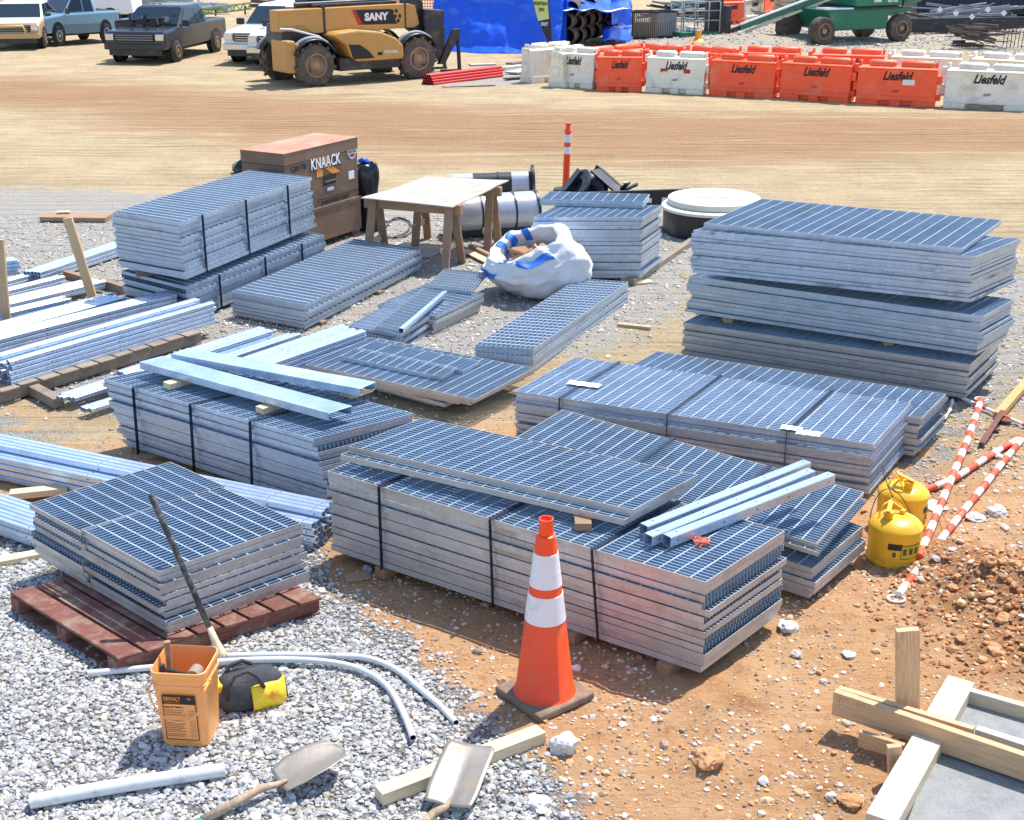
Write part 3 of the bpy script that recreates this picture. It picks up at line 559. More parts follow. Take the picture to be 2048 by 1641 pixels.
stack('s', (925, 741), (712, 698), (960, 722), 0.29, 0.253, 1, comb=0, cross=0.2, names=['small fine-mesh grating strip on the skewed loose pile, behind the front strip'], group='loose strips')
# tall strapped stack at the left carrying the two channels
stack('the tall strapped stack under the two steel channels', (627, 877), (207, 757), (826, 826), 0.60, 0.04, 16, comb=0.55, jit=0.012, straps=((0.265, 0.03), (0.545, 0.02), (0.83, 0.02)), wood=((0.2, WOODB), (0.8, WOODB)), drift=(0.008, -0.004))
# two half-width columns on the red pallet
S2 = P(320, 1143, 0.5)
stack('the pallet stack, front column', (320, 1142), (165, 1058), (605, 1045), 0.52, 0.145, 10, bars='right', comb=0.15, jit=0.016, mats=WT, bw=0.003, drift=(0.004, -0.008), names=[f'{ORD[i] if i<9 else "bottom"} panel of the front column on the red pallet' for i in range(10)], group='grating panels on the red pallet')
stack('the pallet stack, rear column', (161, 1064), (58, 1008), (449, 972), 0.515, 0.145, 10, bars='right', comb=0.25, jit=0.018, mats=WT, drift=(0.003, -0.006), names=[f'{ORD[i] if i<9 else "bottom"} panel of the rear left column on the red pallet' for i in range(10)], group='grating panels on the red pallet')

# ---------------------------------------------------------------- square tubes
TM = {}
def tube_mesh(L, a=0.041, t=0.003):
    k = (round(L, 2), a)
    if k in TM: return TM[k]
    b = MB(); h = a / 2; g = h - t; c = 0.0055
    oc = [(-h + c, -h), (h - c, -h), (h, -h + c), (h, h - c), (h - c, h), (-h + c, h), (-h, h - c), (-h, -h + c)]; icc = [(-g, -g), (g, -g), (g, -g), (g, g), (g, g), (-g, g), (-g, g), (-g, -g)]
    vs = [(x, y, z) for x in (0, L) for y, z in oc] + [(x, y, z) for x in (0, L) for y, z in icc]
    fs = []
    for i in range(8):
        j = (i + 1) % 8; fs.append((i, 8 + i, 8 + j, j))
        fs.append((16 + j, 24 + j, 24 + i, 16 + i)); fs.append((i, j, 16 + j, 16 + i)); fs.append((8 + j, 8 + i, 24 + i, 24 + j))
    b.add(vs, fs); b.mi = 1
    for x in [0.06, 0.45, L / 2, L - 0.45, L - 0.06]:  # dark discs painted on the faces in place of drilled holes
        for sy in (-1, 1):
            q = [(x + 0.0065 * math.cos(t_), sy * (h + 0.0004), 0.0065 * math.sin(t_)) for t_ in [2 * math.pi * i / 8 for i in range(8)]]; b.add(q, [tuple(range(8))])
        q = [(x + 0.02 + 0.0065 * math.cos(t_), 0.0065 * math.sin(t_), h + 0.0004) for t_ in [2 * math.pi * i / 8 for i in range(8)]]; b.add(q, [tuple(range(8))])
    o = b.build('square_tube', [TUBE, TUBEIN]); TM[k] = o; o.name = 'square_tube'; o['_proto'] = 1
    return o
used = set()
def place_tube(L, A, rz, label, group, a=0.041, ry=0.0):
    pr = tube_mesh(L, a)
    if id(pr) not in used: used.add(id(pr)); o = pr; del o['_proto']
    else: o = pr.copy(); SC.collection.objects.link(o)
    o.location = A; o.rotation_euler = (0, ry, rz); tag(o, label, 'steel tube', group); return o
def bundle(desc, a_px, b_px, zt, cols, rows, L, side=1, a=0.041, jit=0.02, skip=None, group=None):
    """near top edge runs from a_px (a visible end) towards b_px; further columns lie behind"""
    A = P(*a_px, zt); B = P(*b_px, zt); d = (B - A).normalized(); n = Vector((-d.y, d.x, 0))
    if n.y < 0: n = -n
    rz = math.atan2(d.y, d.x); pt = a * 1.11; L = round((B - A).length, 1) if L is None else L
    CW = ['nearest', 'second', 'third', 'fourth', 'fifth', 'sixth', 'seventh', 'eighth', 'ninth', 'tenth', 'eleventh', 'twelfth']
    for r in range(rows):
        for c in range(cols):
            if skip and skip(r, c): continue
            j = random.gauss(0, jit); p = A + d * j + n * (c + 0.5) * pt
            rr = {0: 'top row', 1: 'second row', 2: 'third row', 3: 'fourth row', 4: 'fifth row'}[r]
            place_tube(L, (p.x, p.y, zt - (r + 0.5) * pt + random.uniform(-.0015, .0015)), rz, f'{CW[c]} tube, {rr}, of {desc}', group or 'tubes of ' + desc, a)
bundle('the bundle on the grey pallet', (431, 605), (19, 724), 0.36, 7, 5, None, skip=lambda r, c: r == 0 and c in (2, 3, 4))
bundle('the bundle behind the grey-pallet bundle', (355, 588), (0, 678), 0.33, 5, 4, 3.1, skip=lambda r, c: False, a=0.041)
bundle('the low pack beyond the two stakes', (250, 596), (0, 662), 0.20, 7, 2, 3.0)
bundle('the pack behind the left stake', (137, 598), (0, 630), 0.20, 4, 3, 3.0)
bundle('the flat pack left of the wooden stake', (211, 562), (0, 612), 0.14, 6, 2, 3.0)
bundle('the narrow pack in the far left gap', (129, 553), (0, 585), 0.12, 3, 2, 3.0)
bundle('the short pack at the left edge', (74, 546), (0, 566), 0.12, 3, 2, 3.0)
bundle('the tube pack cut off at the left edge', (34, 520), (0, 524), 0.26, 4, 4, 2.2)
bundle('the pack with open ends beside the strapped pile', (79, 545), (227, 496), 0.16, 5, 3, 2.2, jit=0.012)
bundle('the tube pack poking out under the tall strapped stack', (150, 796), (230, 770), 0.12, 5, 1, 1.9, jit=0.03)
bundle('the lower tubes poking out under the tall strapped stack', (182, 818), (240, 800), 0.10, 3, 1, 1.8, jit=0.03)
bundle('the left rack pack behind the two channels', (549, 660), (400, 708), 0.30, 5, 3, 1.7)
bundle('the middle rack pack behind the two channels', (600, 668), (440, 722), 0.22, 3, 3, 1.8)
bundle('the right rack pack behind the two channels', (733, 661), (516, 737), 0.30, 8, 4, 1.75)
bundle('the long bundle in front of the tall strapped stack', (626, 1036), (240, 955), 0.26, 6, 5, 3.9, a=0.045, jit=0.015, skip=lambda r, c: (c < 2 and r == 0))
bundle('the tube pack at the lower left edge', (150, 1090), (0, 1040), 0.16, 7, 3, 3.2, a=0.041)
# four tubes lying on the cone-side stack
Tz = 0.72
for i, (a_, b_, l_) in enumerate((((1287, 1062), (1608, 935), 'back'), ((1296, 1082), (1632, 946), 'middle'), ((1333, 1084), (1650, 962), 'front'))):
    z = 0.695 if i != 1 else 0.70
    A = P(*a_, z); B = P(*b_, z); d = B - A; place_tube(round(1.52 - 0.02 * i, 2), (A.x, A.y, z + 0.006), math.atan2(d.y, d.x), f'{l_} one of the three long square tubes lying across the cone-side stack', 'tubes lying on the cone-side stack', 0.068)

A, B = PALE_; d = B - A; place_tube(round(d.length, 2), A, math.atan2(d.y, d.x), 'pale square tube lying askew on the low stack beside the sack', None, 0.05)
# two folded steel channels on wood blocks
def channel(label, a, b, c, z, h=0.06, dz=0.0):
    A, B, C = P(*a, z), P(*b, z), P(*c, z); u = (B - A); v = (C - A); L = u.length; W = v.length; u.normalize(); v.normalize()
    m = MB(); m.M = Matrix(((u.x, v.x, 0, A.x), (u.y, v.y, 0, A.y), (0, 0, 1, z), (0, 0, 0, 1))); t = 0.006
    m.box(0, L, 0, W, -t, 0); m.box(0.001, L - 0.001, 0, t, -h, -t); m.box(0.001, L - 0.001, W - t, W, -h, -t); m.box(0.002, L - 0.002, t, 0.04, -h, -h + t); m.box(0.002, L - 0.002, W - 0.04, W - t, -h, -h + t)
    return tag(m.build('steel_channel', CHAN, bevel=0.002), label, 'steel channel', 'folded steel channels')
channel('front folded steel channel resting on two wood blocks', (657, 827), (278, 724), (704, 812), 0.72)
channel('rear folded steel channel resting beside the front one', (719, 778), (341, 708), (752, 764), 0.73)
for px, py, lab in ((347, 770, 'left pale wood block under the front steel channel'), (533, 819, 'right pale wood block under the front steel channel'), (708, 788, 'pale wood block sticking out behind the rear steel channel')):
    p = P(px, py, 0.63); b = MB(); b.M = Matrix.Rotation(R(48), 4, 'Z'); b.box(-0.075, 0.16, -0.045, 0.045, 0, 0.05); tag(b.build('wood_block', WOODP, loc=(p.x, p.y + 0.03, 0.604), bevel=0.004), lab, 'timber block', 'wood blocks under the channels')

# ---------------------------------------------------------------- pallets and loose timber
def pallet(label, o, rz, L, W, m, H=0.12, nd=7, sk=0.0):
    r = thing('pallet', label, 'pallet', o, rz, 'pallets'); SK = Matrix.Identity(4); SK[0][1] = sk; _MB = MB
    def MBs():
        q = _MB(); q.M = SK; return q
    for i in range(3):
        y = (0.02, W / 2 - 0.045, W - 0.11)[i]; b = MBs(); b.box(0, L, y, y + 0.09, 0.018, H - 0.02); b.build('stringer', m, r, bevel=0.006)
    for i in range(nd):
        w = L / nd; b = MBs(); b.box(i * w + 0.01, (i + 1) * w - 0.012, random.uniform(-.03, .02), W + random.uniform(-0.03, 0.03), H - 0.0195, H); b.build('deck_board', m, r, bevel=0.004)
    for i in (0, nd // 2, nd - 1):
        w = L / nd; b = MBs(); b.box(i * w + 0.005, (i + 1) * w - 0.01, 0.005, W - 0.005, 0, 0.0175); b.build('bottom_board', m, r)
    return r
A = P(235, 1322, 0.12); B = P(643, 1195, 0.12); C = P(15, 1187, 0.12)
d = B - A; pallet('splintered red-painted pallet carrying the two columns of grating panels', (A.x, A.y, 0), math.atan2(d.y, d.x), d.length * 1.0, (C - A).dot(Vector((-d.y, d.x, 0)).normalized()), WOODR, 0.13, 8, (C - A).dot(d.normalized()) / (C - A).dot(Vector((-d.y, d.x, 0)).normalized()))
A = P(0, 786, 0.13); B = P(404, 665, 0.13); d = B - A
pallet('grey weathered pallet under the tube bundle at the left', (A.x, A.y - 0.0, 0), math.atan2(d.y, d.x), d.length, 0.75, WOODG, 0.14, 11)
def board(label, a, b, z, w, h, m=WOOD, cat='board', name='timber_board', group=None, zb=None, rollup=(0, 0, 1)):
    A = P(*a, z); B = P(*b, zb if zb is not None else z); o = MB(); o.bar((0, 0, 0), ((B - A).length, 0, 0), w, h)
    ob = o.build(name, m, loc=A, bevel=0.003); ob.rotation_euler = (B - A).to_track_quat('X', 'Z').to_euler(); return tag(ob, label, cat, group)
board('pale cut board lying under the square shovel blade', (757, 1592), (1082, 1468), 0.045, 0.09, 0.07, WOODP)
board('brown timber sticking out under the tube bundle at the lower left', (60, 775), (118, 806), 0.06, 0.10, 0.09, WOODG, name='timber_bearer')
board('pale board end poking out left of the red pallet', (-60, 1135), (92, 1106), 0.03, 0.09, 0.04, WOODP)
board('pale board between the two lower left tube packs', (20, 990), (135, 978), 0.06, 0.10, 0.05, WOODP)
board('long weathered timber leading to the big right-hand pile', (1262, 565), (1388, 480), 0.04, 0.09, 0.07, WOODG)
board('short board on the gravel right of the narrow stack', (1236, 650), (1302, 657), 0.02, 0.06, 0.04, WOOD)
board('small pale offcut by the tall narrow stack', (1232, 546), (1262, 538), 0.03, 0.14, 0.05, WOOD, cat='offcut')
board('flat pale scrap beside the long weathered timber', (1270, 566), (1302, 563), 0.01, 0.12, 0.02, WOODP, cat='offcut')
board('short timber on the gravel behind the leaning stake', (132, 548), (208, 570), 0.05, 0.08, 0.08, WOODB)
board('angled timber end beside the leaning stake', (205, 566), (250, 580), 0.05, 0.09, 0.10, WOODG)
board('flat brown plank lying behind the leaning stake', (88, 434), (218, 436), 0.05, 0.32, 0.06, WOODB)
board('small yellow offcut on the plank behind the leaning stake', (114, 425), (140, 424), 0.10, 0.10, 0.02, WOODP, cat='offcut')
board('triangular wood scrap in front of the long stack', (690, 1158), (738, 1150), 0.01, 0.11, 0.015, WOODB, cat='offcut')
def stake(label, base, topy, topx, w=0.09, t=0.04, m=WOOD, z0=0.0, rz=0):
    A = P(*base, z0); zt = ztop(base, topy, z0)
    # same depth as the base, shifted sideways so that the top leans
    X = None; lo, hi = -2, 2
    for _ in range(40):
        mid = (lo + hi) / 2
        if proj((A.x + mid, A.y, zt))[0] < topx: lo = mid
        else: hi = mid
    B = Vector((A.x + lo, A.y + 0.02, zt)); o = MB(); o.bar((-0.05, 0, 0), ((B - A).length, 0, 0), w, t)
    ob = o.build('wooden_stake', m, loc=A, bevel=0.003); xd = (B - A).normalized(); zd = Vector((math.sin(rz), -math.cos(rz), 0)); zd = (zd - xd * zd.dot(xd)).normalized(); yd = zd.cross(xd); ob.rotation_euler = Matrix(((xd.x, yd.x, zd.x), (xd.y, yd.y, zd.y), (xd.z, yd.z, zd.z))).to_euler(); return tag(ob, label, 'stake', 'wooden stakes')
stake('leaning wooden stake with black marks standing among the left tube packs', (190, 612), 437, 134, 0.10, 0.045, WOOD)
stake('wooden stake with dark marks at the left edge of the photo', (14, 664), 480, -4, 0.10, 0.045, WOOD)
for sx, sy in ((190, 612), (14, 664)):
    pass

# ---------------------------------------------------------------- formwork with wet concrete, lower right
Zc = 0.10
pts = [P(1870, 1505, Zc), P(1800, 1680, Zc), P(2300, 1680, Zc), P(2300, 1480, Zc), P(2060, 1436, Zc), P(1930, 1402, Zc)]
b = MB(); n = len(pts); vs = [(p.x, p.y, Zc) for p in pts] + [(p.x, p.y, -0.05) for p in pts]
b.add(vs, [tuple(range(n))[::-1]] + [(i, (i + 1) % n, n + (i + 1) % n, n + i) for i in range(n)])
tag(b.build('wet_concrete', CONC), 'wet grey concrete filling the timber formwork at the lower right', 'concrete slab')
CF = mat('form_board', (0.66, 0.52, 0.36), 0.8, 0, 0.2, 7, 0.4, 40, (0.50, 0.485, 0.45), 7, 0.6, (1.5, 8, 8))
board('long form board edging the left side of the wet concrete', (1920, 1378), (1760, 1660), 0.115, 0.145, 0.13, CF, name='form_board', group='form boards')
board('form board edging the far side of the wet concrete', (1912, 1392), (2120, 1452), 0.112, 0.045, 0.13, CF, name='form_board', group='form boards')
board('front board of the pair laid across the formwork', (1668, 1403), (2200, 1585), 0.185, 0.045, 0.14, WOOD, name='cross_board', group='boards laid across the formwork', zb=0.185)
board('rear board of the pair laid across the formwork', (1676, 1395), (1945, 1478), 0.182, 0.038, 0.13, WOOD, name='cross_board', group='boards laid across the formwork')
board('concrete-smeared board continuing behind the cross boards', (1950, 1478), (2200, 1560), 0.175, 0.05, 0.14, CONCD, name='cross_board', group='boards laid across the formwork')
board('short kicker board nailed under the cross boards', (1718, 1476), (1808, 1504), 0.10, 0.03, 0.09, WOOD, name='kicker_board')
stake('upright form stake standing behind the cross boards', (1815, 1475), 1263, 1817, 0.118, 0.042, WOOD)
stake('short form stake under the kicker board', (1792, 1570), 1496, 1790, 0.07, 0.04, WOOD)

# ---------------------------------------------------------------- orange traffic cone
p = P(1089, 1392); c = thing('traffic_cone', 'tall orange cone with two white collars in front of the long stack', 'traffic cone', (p.x, p.y, 0), R(38))
b = MB(); b.box(-0.2, 0.2, -0.2, 0.2, 0.0, 0.045); b.build('rubber_base', RUB, c, bevel=0.012)
b = MB(); r0, r1, zb_, zt_ = 0.165, 0.052, 0.04, 1.0
def rc(z): return r0 + (r1 - r0) * (z - zb_) / (zt_ - zb_)
b.lathe([(rc(0.04) + 0.012, 0.045), (rc(0.06), 0.06), (rc(1.0), 1.0), (rc(1.0) - 0.012, 1.005), (rc(1.0) - 0.014, 1.09), (rc(1.0) - 0.012, 1.095), (0.032, 1.095), (0.033, 1.08), (0.022, 1.07), (0.0, 1.06)], 40)
b.build('cone_body', ORG, c, smooth=True)
for z0, z1 in ((0.50, 0.66), (0.71, 0.90)):
    b = MB(); b.lathe([(rc(z0) + 0.003, z0), (rc(z1) + 0.003, z1), (rc(z1) - 0.001, z1 + 0.001)], 40); b.build('reflective_collar', REFL, c, smooth=True)

# delineator post
p = P(1131, 384); c = thing('delineator_post', 'slim orange delineator post with two white bands behind the stacks', 'delineator post', (p.x, p.y, 0), rot=(0, R(1.5), 0))
b = MB(); b.lathe([(0.2, 0.0), (0.19, 0.05), (0.06, 0.06), (0.0, 0.06)], 20); b.build('rubber_base', BLK, c, smooth=True)
b = MB(); b.lathe([(0.054, 0.05), (0.052, 0.72), (0.058, 0.74), (0.050, 0.76), (0.048, 0.92), (0.056, 0.935), (0.056, 0.96), (0.04, 0.98), (0.036, 1.04), (0.05, 1.055), (0.05, 1.075), (0, 1.08)], 20); b.build('post', ORG, c, smooth=True)
for z0, z1 in ((0.60, 0.71), (0.78, 0.90)):
    b = MB(); b.lathe([(0.0545, z0), (0.0545, z1), (0.04, z1 + 0.002)], 20); b.build('reflective_band', REFL, c, smooth=True)

# ---------------------------------------------------------------- foreground tools
def ups(a, b, z0=0.0, z1=None): return P(*a, z0), P(*b, z0 if z1 is None else z1)
# square bucket
zr = 0.46; nl, nr, fl, fr = P(293, 1352, zr), P(414, 1358, zr), P(335, 1288, zr), P(435, 1290, zr)
ctr = (nl + nr + fl + fr) / 4; W = ((nr - nl).length + (fr - fl).length) / 2; D = ((fl - nl).length + (fr - nr).length) / 2
ang = math.atan2((nr - nl).y, (nr - nl).x)
bk = thing('square_bucket', 'square orange plastic bucket holding hand tools on the grey gravel', 'bucket', (ctr.x, ctr.y, 0.005), ang)
def rsq(w, d, r, n=5):
    o = []
    for cx, cy, a0 in ((w / 2 - r, d / 2 - r, 0), (-w / 2 + r, d / 2 - r, 90), (-w / 2 + r, -d / 2 + r, 180), (w / 2 - r, -d / 2 + r, 270)):
        for k in range(n): t = R(a0 + 90 * k / (n - 1)); o.append((cx + r * math.cos(t), cy + r * math.sin(t)))
    return o
def loft(b, rings, cap0=True, cap1=True):
    n = len(rings[0]); vs = [v for r in rings for v in r]; fs = []
    for i in range(len(rings) - 1):
        for j in range(n): fs.append((i * n + j, i * n + (j + 1) % n, (i + 1) * n + (j + 1) % n, (i + 1) * n + j))
    if cap0: fs.append(tuple(range(n))[::-1])
    if cap1: fs.append(tuple(range((len(rings) - 1) * n, len(rings) * n)))
    b.add(vs, fs)
def ring(w, d, r, z, n=5): return [(x, y, z) for x, y in rsq(w, d, r, n)]
zr = 0.425; bk.scale = (1.0, 1.0, 1.082); D = min(D, W * 0.98); w0, d0 = W * 0.84, D * 0.84
b = MB(); prof = [(w0 * .9, d0 * .9, 0), (w0, d0, 0.012), (W * .95, D * .95, 0.33), (W * .98, D * .98, 0.335), (W * .985, D * .985, 0.355), (W * .955, D * .955, 0.36), (W * .96, D * .96, 0.385), (W * .99, D * .99, 0.39), (W, D, 0.41), (W, D, zr), (W * .965, D * .965, zr + 0.002), (W * .94, D * .94, 0.39), (w0 * .97, d0 * .97, 0.03), (w0 * .5, d0 * .5, 0.028)]
loft(b, [ring(a, c2, 0.045, z) for a, c2, z in prof]); b.build('pail', BKT, bk, smooth=True)
for sx in (-1,):
    b = MB(); path = [(W / 2 * math.cos(t), -D / 2 - 0.012 - 0.02 * math.sin(t), 0.35 - 0.17 * math.sin(t)) for t in [math.pi * k / 16 for k in range(17)]]; b.tube(path, 0.005, 8); b.build('bail_handle', BKT, bk, smooth=True)
    for s1 in (-1, 1): b = MB(); b.tube([(s1 * (W / 2 - 0.01), -D / 2 * 0.4, 0.35), (s1 * (W / 2 + 0.008), -D / 2 * 0.5, 0.35)], 0.012, 8); b.tube([(s1 * W / 2, -D / 2 * 0.5, 0.35), (s1 * W / 2, -D / 2 - 0.012, 0.35)], 0.005, 6); b.build('handle_boss', BKT, bk)
tilt = (W * .95 - w0) * 0.5 / 0.32
LM = face((0.0, -(d0 / 2) - 0.004 - (0.19) * tilt * 0.98, 0.19), (1, 0, 0), (0, -tilt, 1))
def lab_rect(x0, x1, y0, y1, m, off, parent=bk, nm='label'):
    b = MB(); b.box(x0, x1, y0, y1, 0, 0.0012); o = b.build(nm, m, parent); o.matrix_local = LM @ Matrix.Translation((0, 0, off)); return o
lb = lab_rect(-0.085, 0.085, -0.135, 0.115, BKT, 0.001)
lab_rect(-0.088, 0.088, -0.138, -0.134, TXB, 0.002); lab_rect(-0.088, -0.084, -0.134, 0.118, TXB, 0.002); lab_rect(0.084, 0.088, -0.134, 0.118, TXB, 0.002); lab_rect(-0.088, 0.088, 0.068, 0.118, TXB, 0.003)
text('DEWALT', 0.03, TXO, bk, LM @ Matrix.Translation((-0.035, 0.097, 0.005)), width=0.088, bold=0.001, ext=0.0005)
text('90', 0.02, TXO, bk, LM @ Matrix.Translation((0.055, 0.1, 0.005)), ext=0.0005)
text('PROFESSIONAL GRADE', 0.008, TXO, bk, LM @ Matrix.Translation((-0.035, 0.078, 0.005)), ext=0.0005, width=0.08)
text('Heavy 10" x Finish 1x', 0.013, TXB, bk, LM @ Matrix.Translation((-0.03, 0.05, 0.003)), ext=0.0005, width=0.1, bold=0.0006)
for k, (y, w) in enumerate([(0.03, .1), (0.018, .09), (0.004, .11), (-0.03, .1), (-0.042, .1), (-0.052, .1), (-0.062, .09), (-0.072, .1), (-0.082, .08), (-0.092, .1), (-0.108, .1), (-0.118, .09)]):
    b = MB(); b.box(-0.08, -0.08 + w, y, y + 0.0045, 0, 0.0008); o = b.build('print_line', mat('faded_print', (0.40, 0.17, 0.07), 0.6, 0, 0), bk); o.matrix_local = LM @ Matrix.Translation((0, 0, 0.0022))
    b = MB(); b.box(0.045, 0.078, y, y + 0.003, 0, 0.0008); o = b.build('print_line', MC['faded_print'], bk); o.matrix_local = LM @ Matrix.Translation((0, 0, 0.0022))
bl = Matrix.Translation((ctr.x, ctr.y, 0)) @ Matrix.Rotation(ang, 4, 'Z') @ Matrix.Diagonal((1.0, 1.0, 1.082, 1))
def into(o): o.matrix_world = bl; return o
b = MB(); b.tube([(-0.09, -0.02, 0.05), (-0.10, 0.04, 0.42), (-0.103, 0.045, 0.50)], [0.015, 0.016, 0.019], 10); h = tag(into(b.build('chisel_tool', WOODB, smooth=True)), 'brown wooden tool handle standing up in the square bucket', 'tool')
b = MB(); b.tube([(0.06, -0.06, 0.05), (0.07, -0.07, 0.38), (0.07, -0.072, 0.395)], [0.03, 0.032, 0.026], 12); b.tube([(0.07, -0.02, 0.385), (0.07, -0.10, 0.39)], 0.036, 14); tag(into(b.build('mallet', WOODG, smooth=True)), 'round headed mallet inside the square bucket', 'tool')
b = MB(); b.tube([(-0.10, -0.06, 0.405), (0.04, -0.07, 0.39)], 0.011, 8); b.tube([(-0.105, -0.07, 0.33), (-0.10, -0.06, 0.43)], 0.016, 8); tag(into(b.build('claw_hammer', BLKM, smooth=True)), 'dark hammer lying across the tools in the square bucket', 'tool')
# tool bag
A, B = ups((437, 1420), (566, 1385), 0.0); p = P(500, 1415, 0.0)
tb = thing('tool_bag', 'slumped black and yellow canvas tool bag behind the bucket', 'tool bag', (p.x, p.y + 0.06, 0), R(24))
def lump(b, prof, n=28, wr=0.012, sq=0.75, seed=0.0):
    rings = []
    for z, w, d, ox, oy in prof:
        r = []
        for j in range(n):
            t = 2 * math.pi * j / n; cx, sy = math.cos(t), math.sin(t)
            x = math.copysign(abs(cx) ** sq, cx) * w; y = math.copysign(abs(sy) ** sq, sy) * d
            q = noise.noise_vector(Vector((x * 9 + seed, y * 9, z * 9))) * wr
            r.append((x + ox + q.x, y + oy + q.y, z + q.z))
        rings.append(r)
    loft(b, rings)
b = MB(); lump(b, [(0.0, .17, .10, 0, 0), (0.03, .19, .115, 0, 0), (0.08, .19, .115, 0.0, 0), (0.13, .185, .11, -.01, 0.01), (0.17, .16, .09, -.02, .01), (0.195, .13, .05, -.03, .0), (0.205, .09, .03, -.03, .0)], 40, 0.022); b.build('bag_body', BLKF, tb, smooth='all')
b = MB(); nx, nz_ = 16, 8; vs = []
for k in range(nz_ + 1):
    for i in range(nx + 1):
        x = -0.02 + 0.195 * i / nx; z = 0.015 + 0.14 * k / nz_; e = noise.noise(Vector((x * 14, z * 14, 2))) * 0.012
        vs.append((x, -0.124 + e - 0.016 * math.sin(math.pi * k / nz_) + 0.03 * (k / nz_) ** 2 + 0.05 * max(0, (x - 0.12) / 0.055) ** 2, z))
b.add(vs, [(k * (nx + 1) + i, k * (nx + 1) + i + 1, (k + 1) * (nx + 1) + i + 1, (k + 1) * (nx + 1) + i) for k in range(nz_) for i in range(nx)])
o = b.build('yellow_panel', YELF, tb, smooth='all'); sm = o.modifiers.new('t', 'SOLIDIFY'); sm.thickness = 0.006; sm.offset = 0
b = MB(); b.M = face((0.085, -0.150, 0.10), (1, 0, 0), (0, 0.3, 1)); b.add([(-.022, 0, 0), (0, -.028, 0), (.022, 0, 0), (0, .028, 0), (-.022, 0, .003), (0, -.028, .003), (.022, 0, .003), (0, .028, .003)], [(0, 3, 2, 1), (4, 5, 6, 7), (0, 1, 5, 4), (1, 2, 6, 5), (2, 3, 7, 6), (3, 0, 4, 7)]); b.build('badge', TXO, tb)
b = MB(); b.box(-0.20, -0.14, -0.05, 0.05, 0.12, 0.17); b.build('side_patch', YELF, tb, bevel=0.012)
for k, (y, tw) in enumerate(((-0.09, -0.01), (0.03, 0.02))):
    b = MB(); b.tube([(-0.15, y, 0.10), (-0.15, y - .015, 0.17), (-0.10, y, 0.235), (-0.03, y + .01, 0.245), (0.02, y + tw, 0.21), (0.05, y - .02, 0.14)], [0.012] * 6, 8); b.build('carry_strap', BLKF, tb, smooth='all')
# pipes
def arc(pts, z, n=8):
    w = [P(*p, z) for p in pts]; out = []
    w = [w[0] * 2 - w[1]] + w + [w[-1] * 2 - w[-2]]
    for i in range(1, len(w) - 2):
        for k in range(n):
            t = k / n; a, b2, c2, d2 = w[i - 1:i + 3]
            out.append(0.5 * ((2 * b2) + (c2 - a) * t + (2 * a - 5 * b2 + 4 * c2 - d2) * t * t + (3 * b2 - a - 3 * c2 + d2) * t ** 3))
    out.append(w[-2]); return out
def pipe(label, pts, r, z, m=PVC, rin=0.82, name='plastic_pipe', group='grey white conduit pipes'):
    b = MB(); b.rimdark = True; b.tube(arc(pts, z), r, 16, rin=r * rin); return tag(b.build(name, [m, TUBEIN], smooth=True), label, 'pipe', group)
pipe('short straight whitish pipe lying on the gravel in front of the bucket', [(60, 1604), (250, 1570), (450, 1540)], 0.037, 0.045)
pipe('long whitish pipe passing behind the bucket and bending towards the camera', [(176, 1347), (330, 1333), (470, 1322), (590, 1320), (680, 1328), (740, 1348), (780, 1380), (808, 1430), (826, 1476)], 0.0185, 0.04)
pipe('whitish bent pipe ending nearer the orange cone', [(455, 1312), (560, 1310), (660, 1312), (730, 1316), (790, 1338), (840, 1378), (880, 1412), (912, 1446)], 0.0185, 0.032)
# round point shovel
def shovel(label, tip, neck, hend, zt_, zn, zh, wid, square, bowl, cols, rz0=0):
    T, N_, H = P(*tip, zt_), P(*neck, zn), P(*hend, zh); d = (T - N_); L = d.length; d.normalize(); sde = d.cross(Vector((0, 0, 1))).normalized(); up = sde.cross(d)
    r = thing('shovel', label, 'shovel', N_); M = Matrix(((d.x, sde.x, up.x, 0), (d.y, sde.y, up.y, 0), (d.z, sde.z, up.z, 0), (0, 0, 0, 1)))
    b = MB(); b.M = M; nu, nv = 18, 12; vs = []
    for i in range(nu + 1):
        t = i / nu
        if square: hw = wid / 2 * (min(1, 0.90 + 0.5 * t) if t < 0.9 else 1 - 0.22 * ((t - 0.9) / 0.1) ** 2)
        else: hw = wid / 2 * min(1, 0.80 + 0.9 * t) * (1 if t < 0.45 else math.sqrt(max(0, 1 - ((t - 0.45) / 0.55) ** 2.2)) )
        for j in range(nv + 1):
            s1 = (j / nv * 2 - 1); y = s1 * hw; z = bowl * (s1 * s1) * (0.6 if square else 1) * min(1, hw / (wid / 2)) + 0.012 * math.sin(t * 3) - 0.012 * math.exp(-(s1 * 5) ** 2) * (1 - t)
            vs.append((L * t, y, z))
    b.add(vs, [(i * (nv + 1) + j, i * (nv + 1) + j + 1, (i + 1) * (nv + 1) + j + 1, (i + 1) * (nv + 1) + j) for i in range(nu) for j in range(nv)])
    o = b.build('blade', SHOV, r, smooth='all'); q = o.modifiers.new('t', 'SOLIDIFY'); q.thickness = 0.004; q.offset = 0
    hd = (H - N_); l2 = hd.length; hd.normalize()
    b = MB(); b.tube([d * (0.12 * L) + up * 0.004, d * (-0.02) + up * 0.012, hd * 0.10 + Vector((0, 0, 0.03)), hd * 0.2 + Vector((0, 0, 0.02)), hd * 0.42 + Vector((0, 0, 0.005))], [0.006, 0.017, 0.021, 0.021, 0.022], 12); b.build('socket', WOODH, r, smooth='all')
    if cols:
        b = MB(); b.tube([hd * 0.40, hd * 0.46], 0.0225, 12); b.build('green_band', mat('green_grip', (0.03, 0.30, 0.16), 0.5), r, smooth=True)
    b = MB(); b.tube([hd * (0.455 if cols else 0.40), hd * (l2 + 0.5)], 0.0185, 12); b.build('handle', WOODH, r, smooth=True); return r
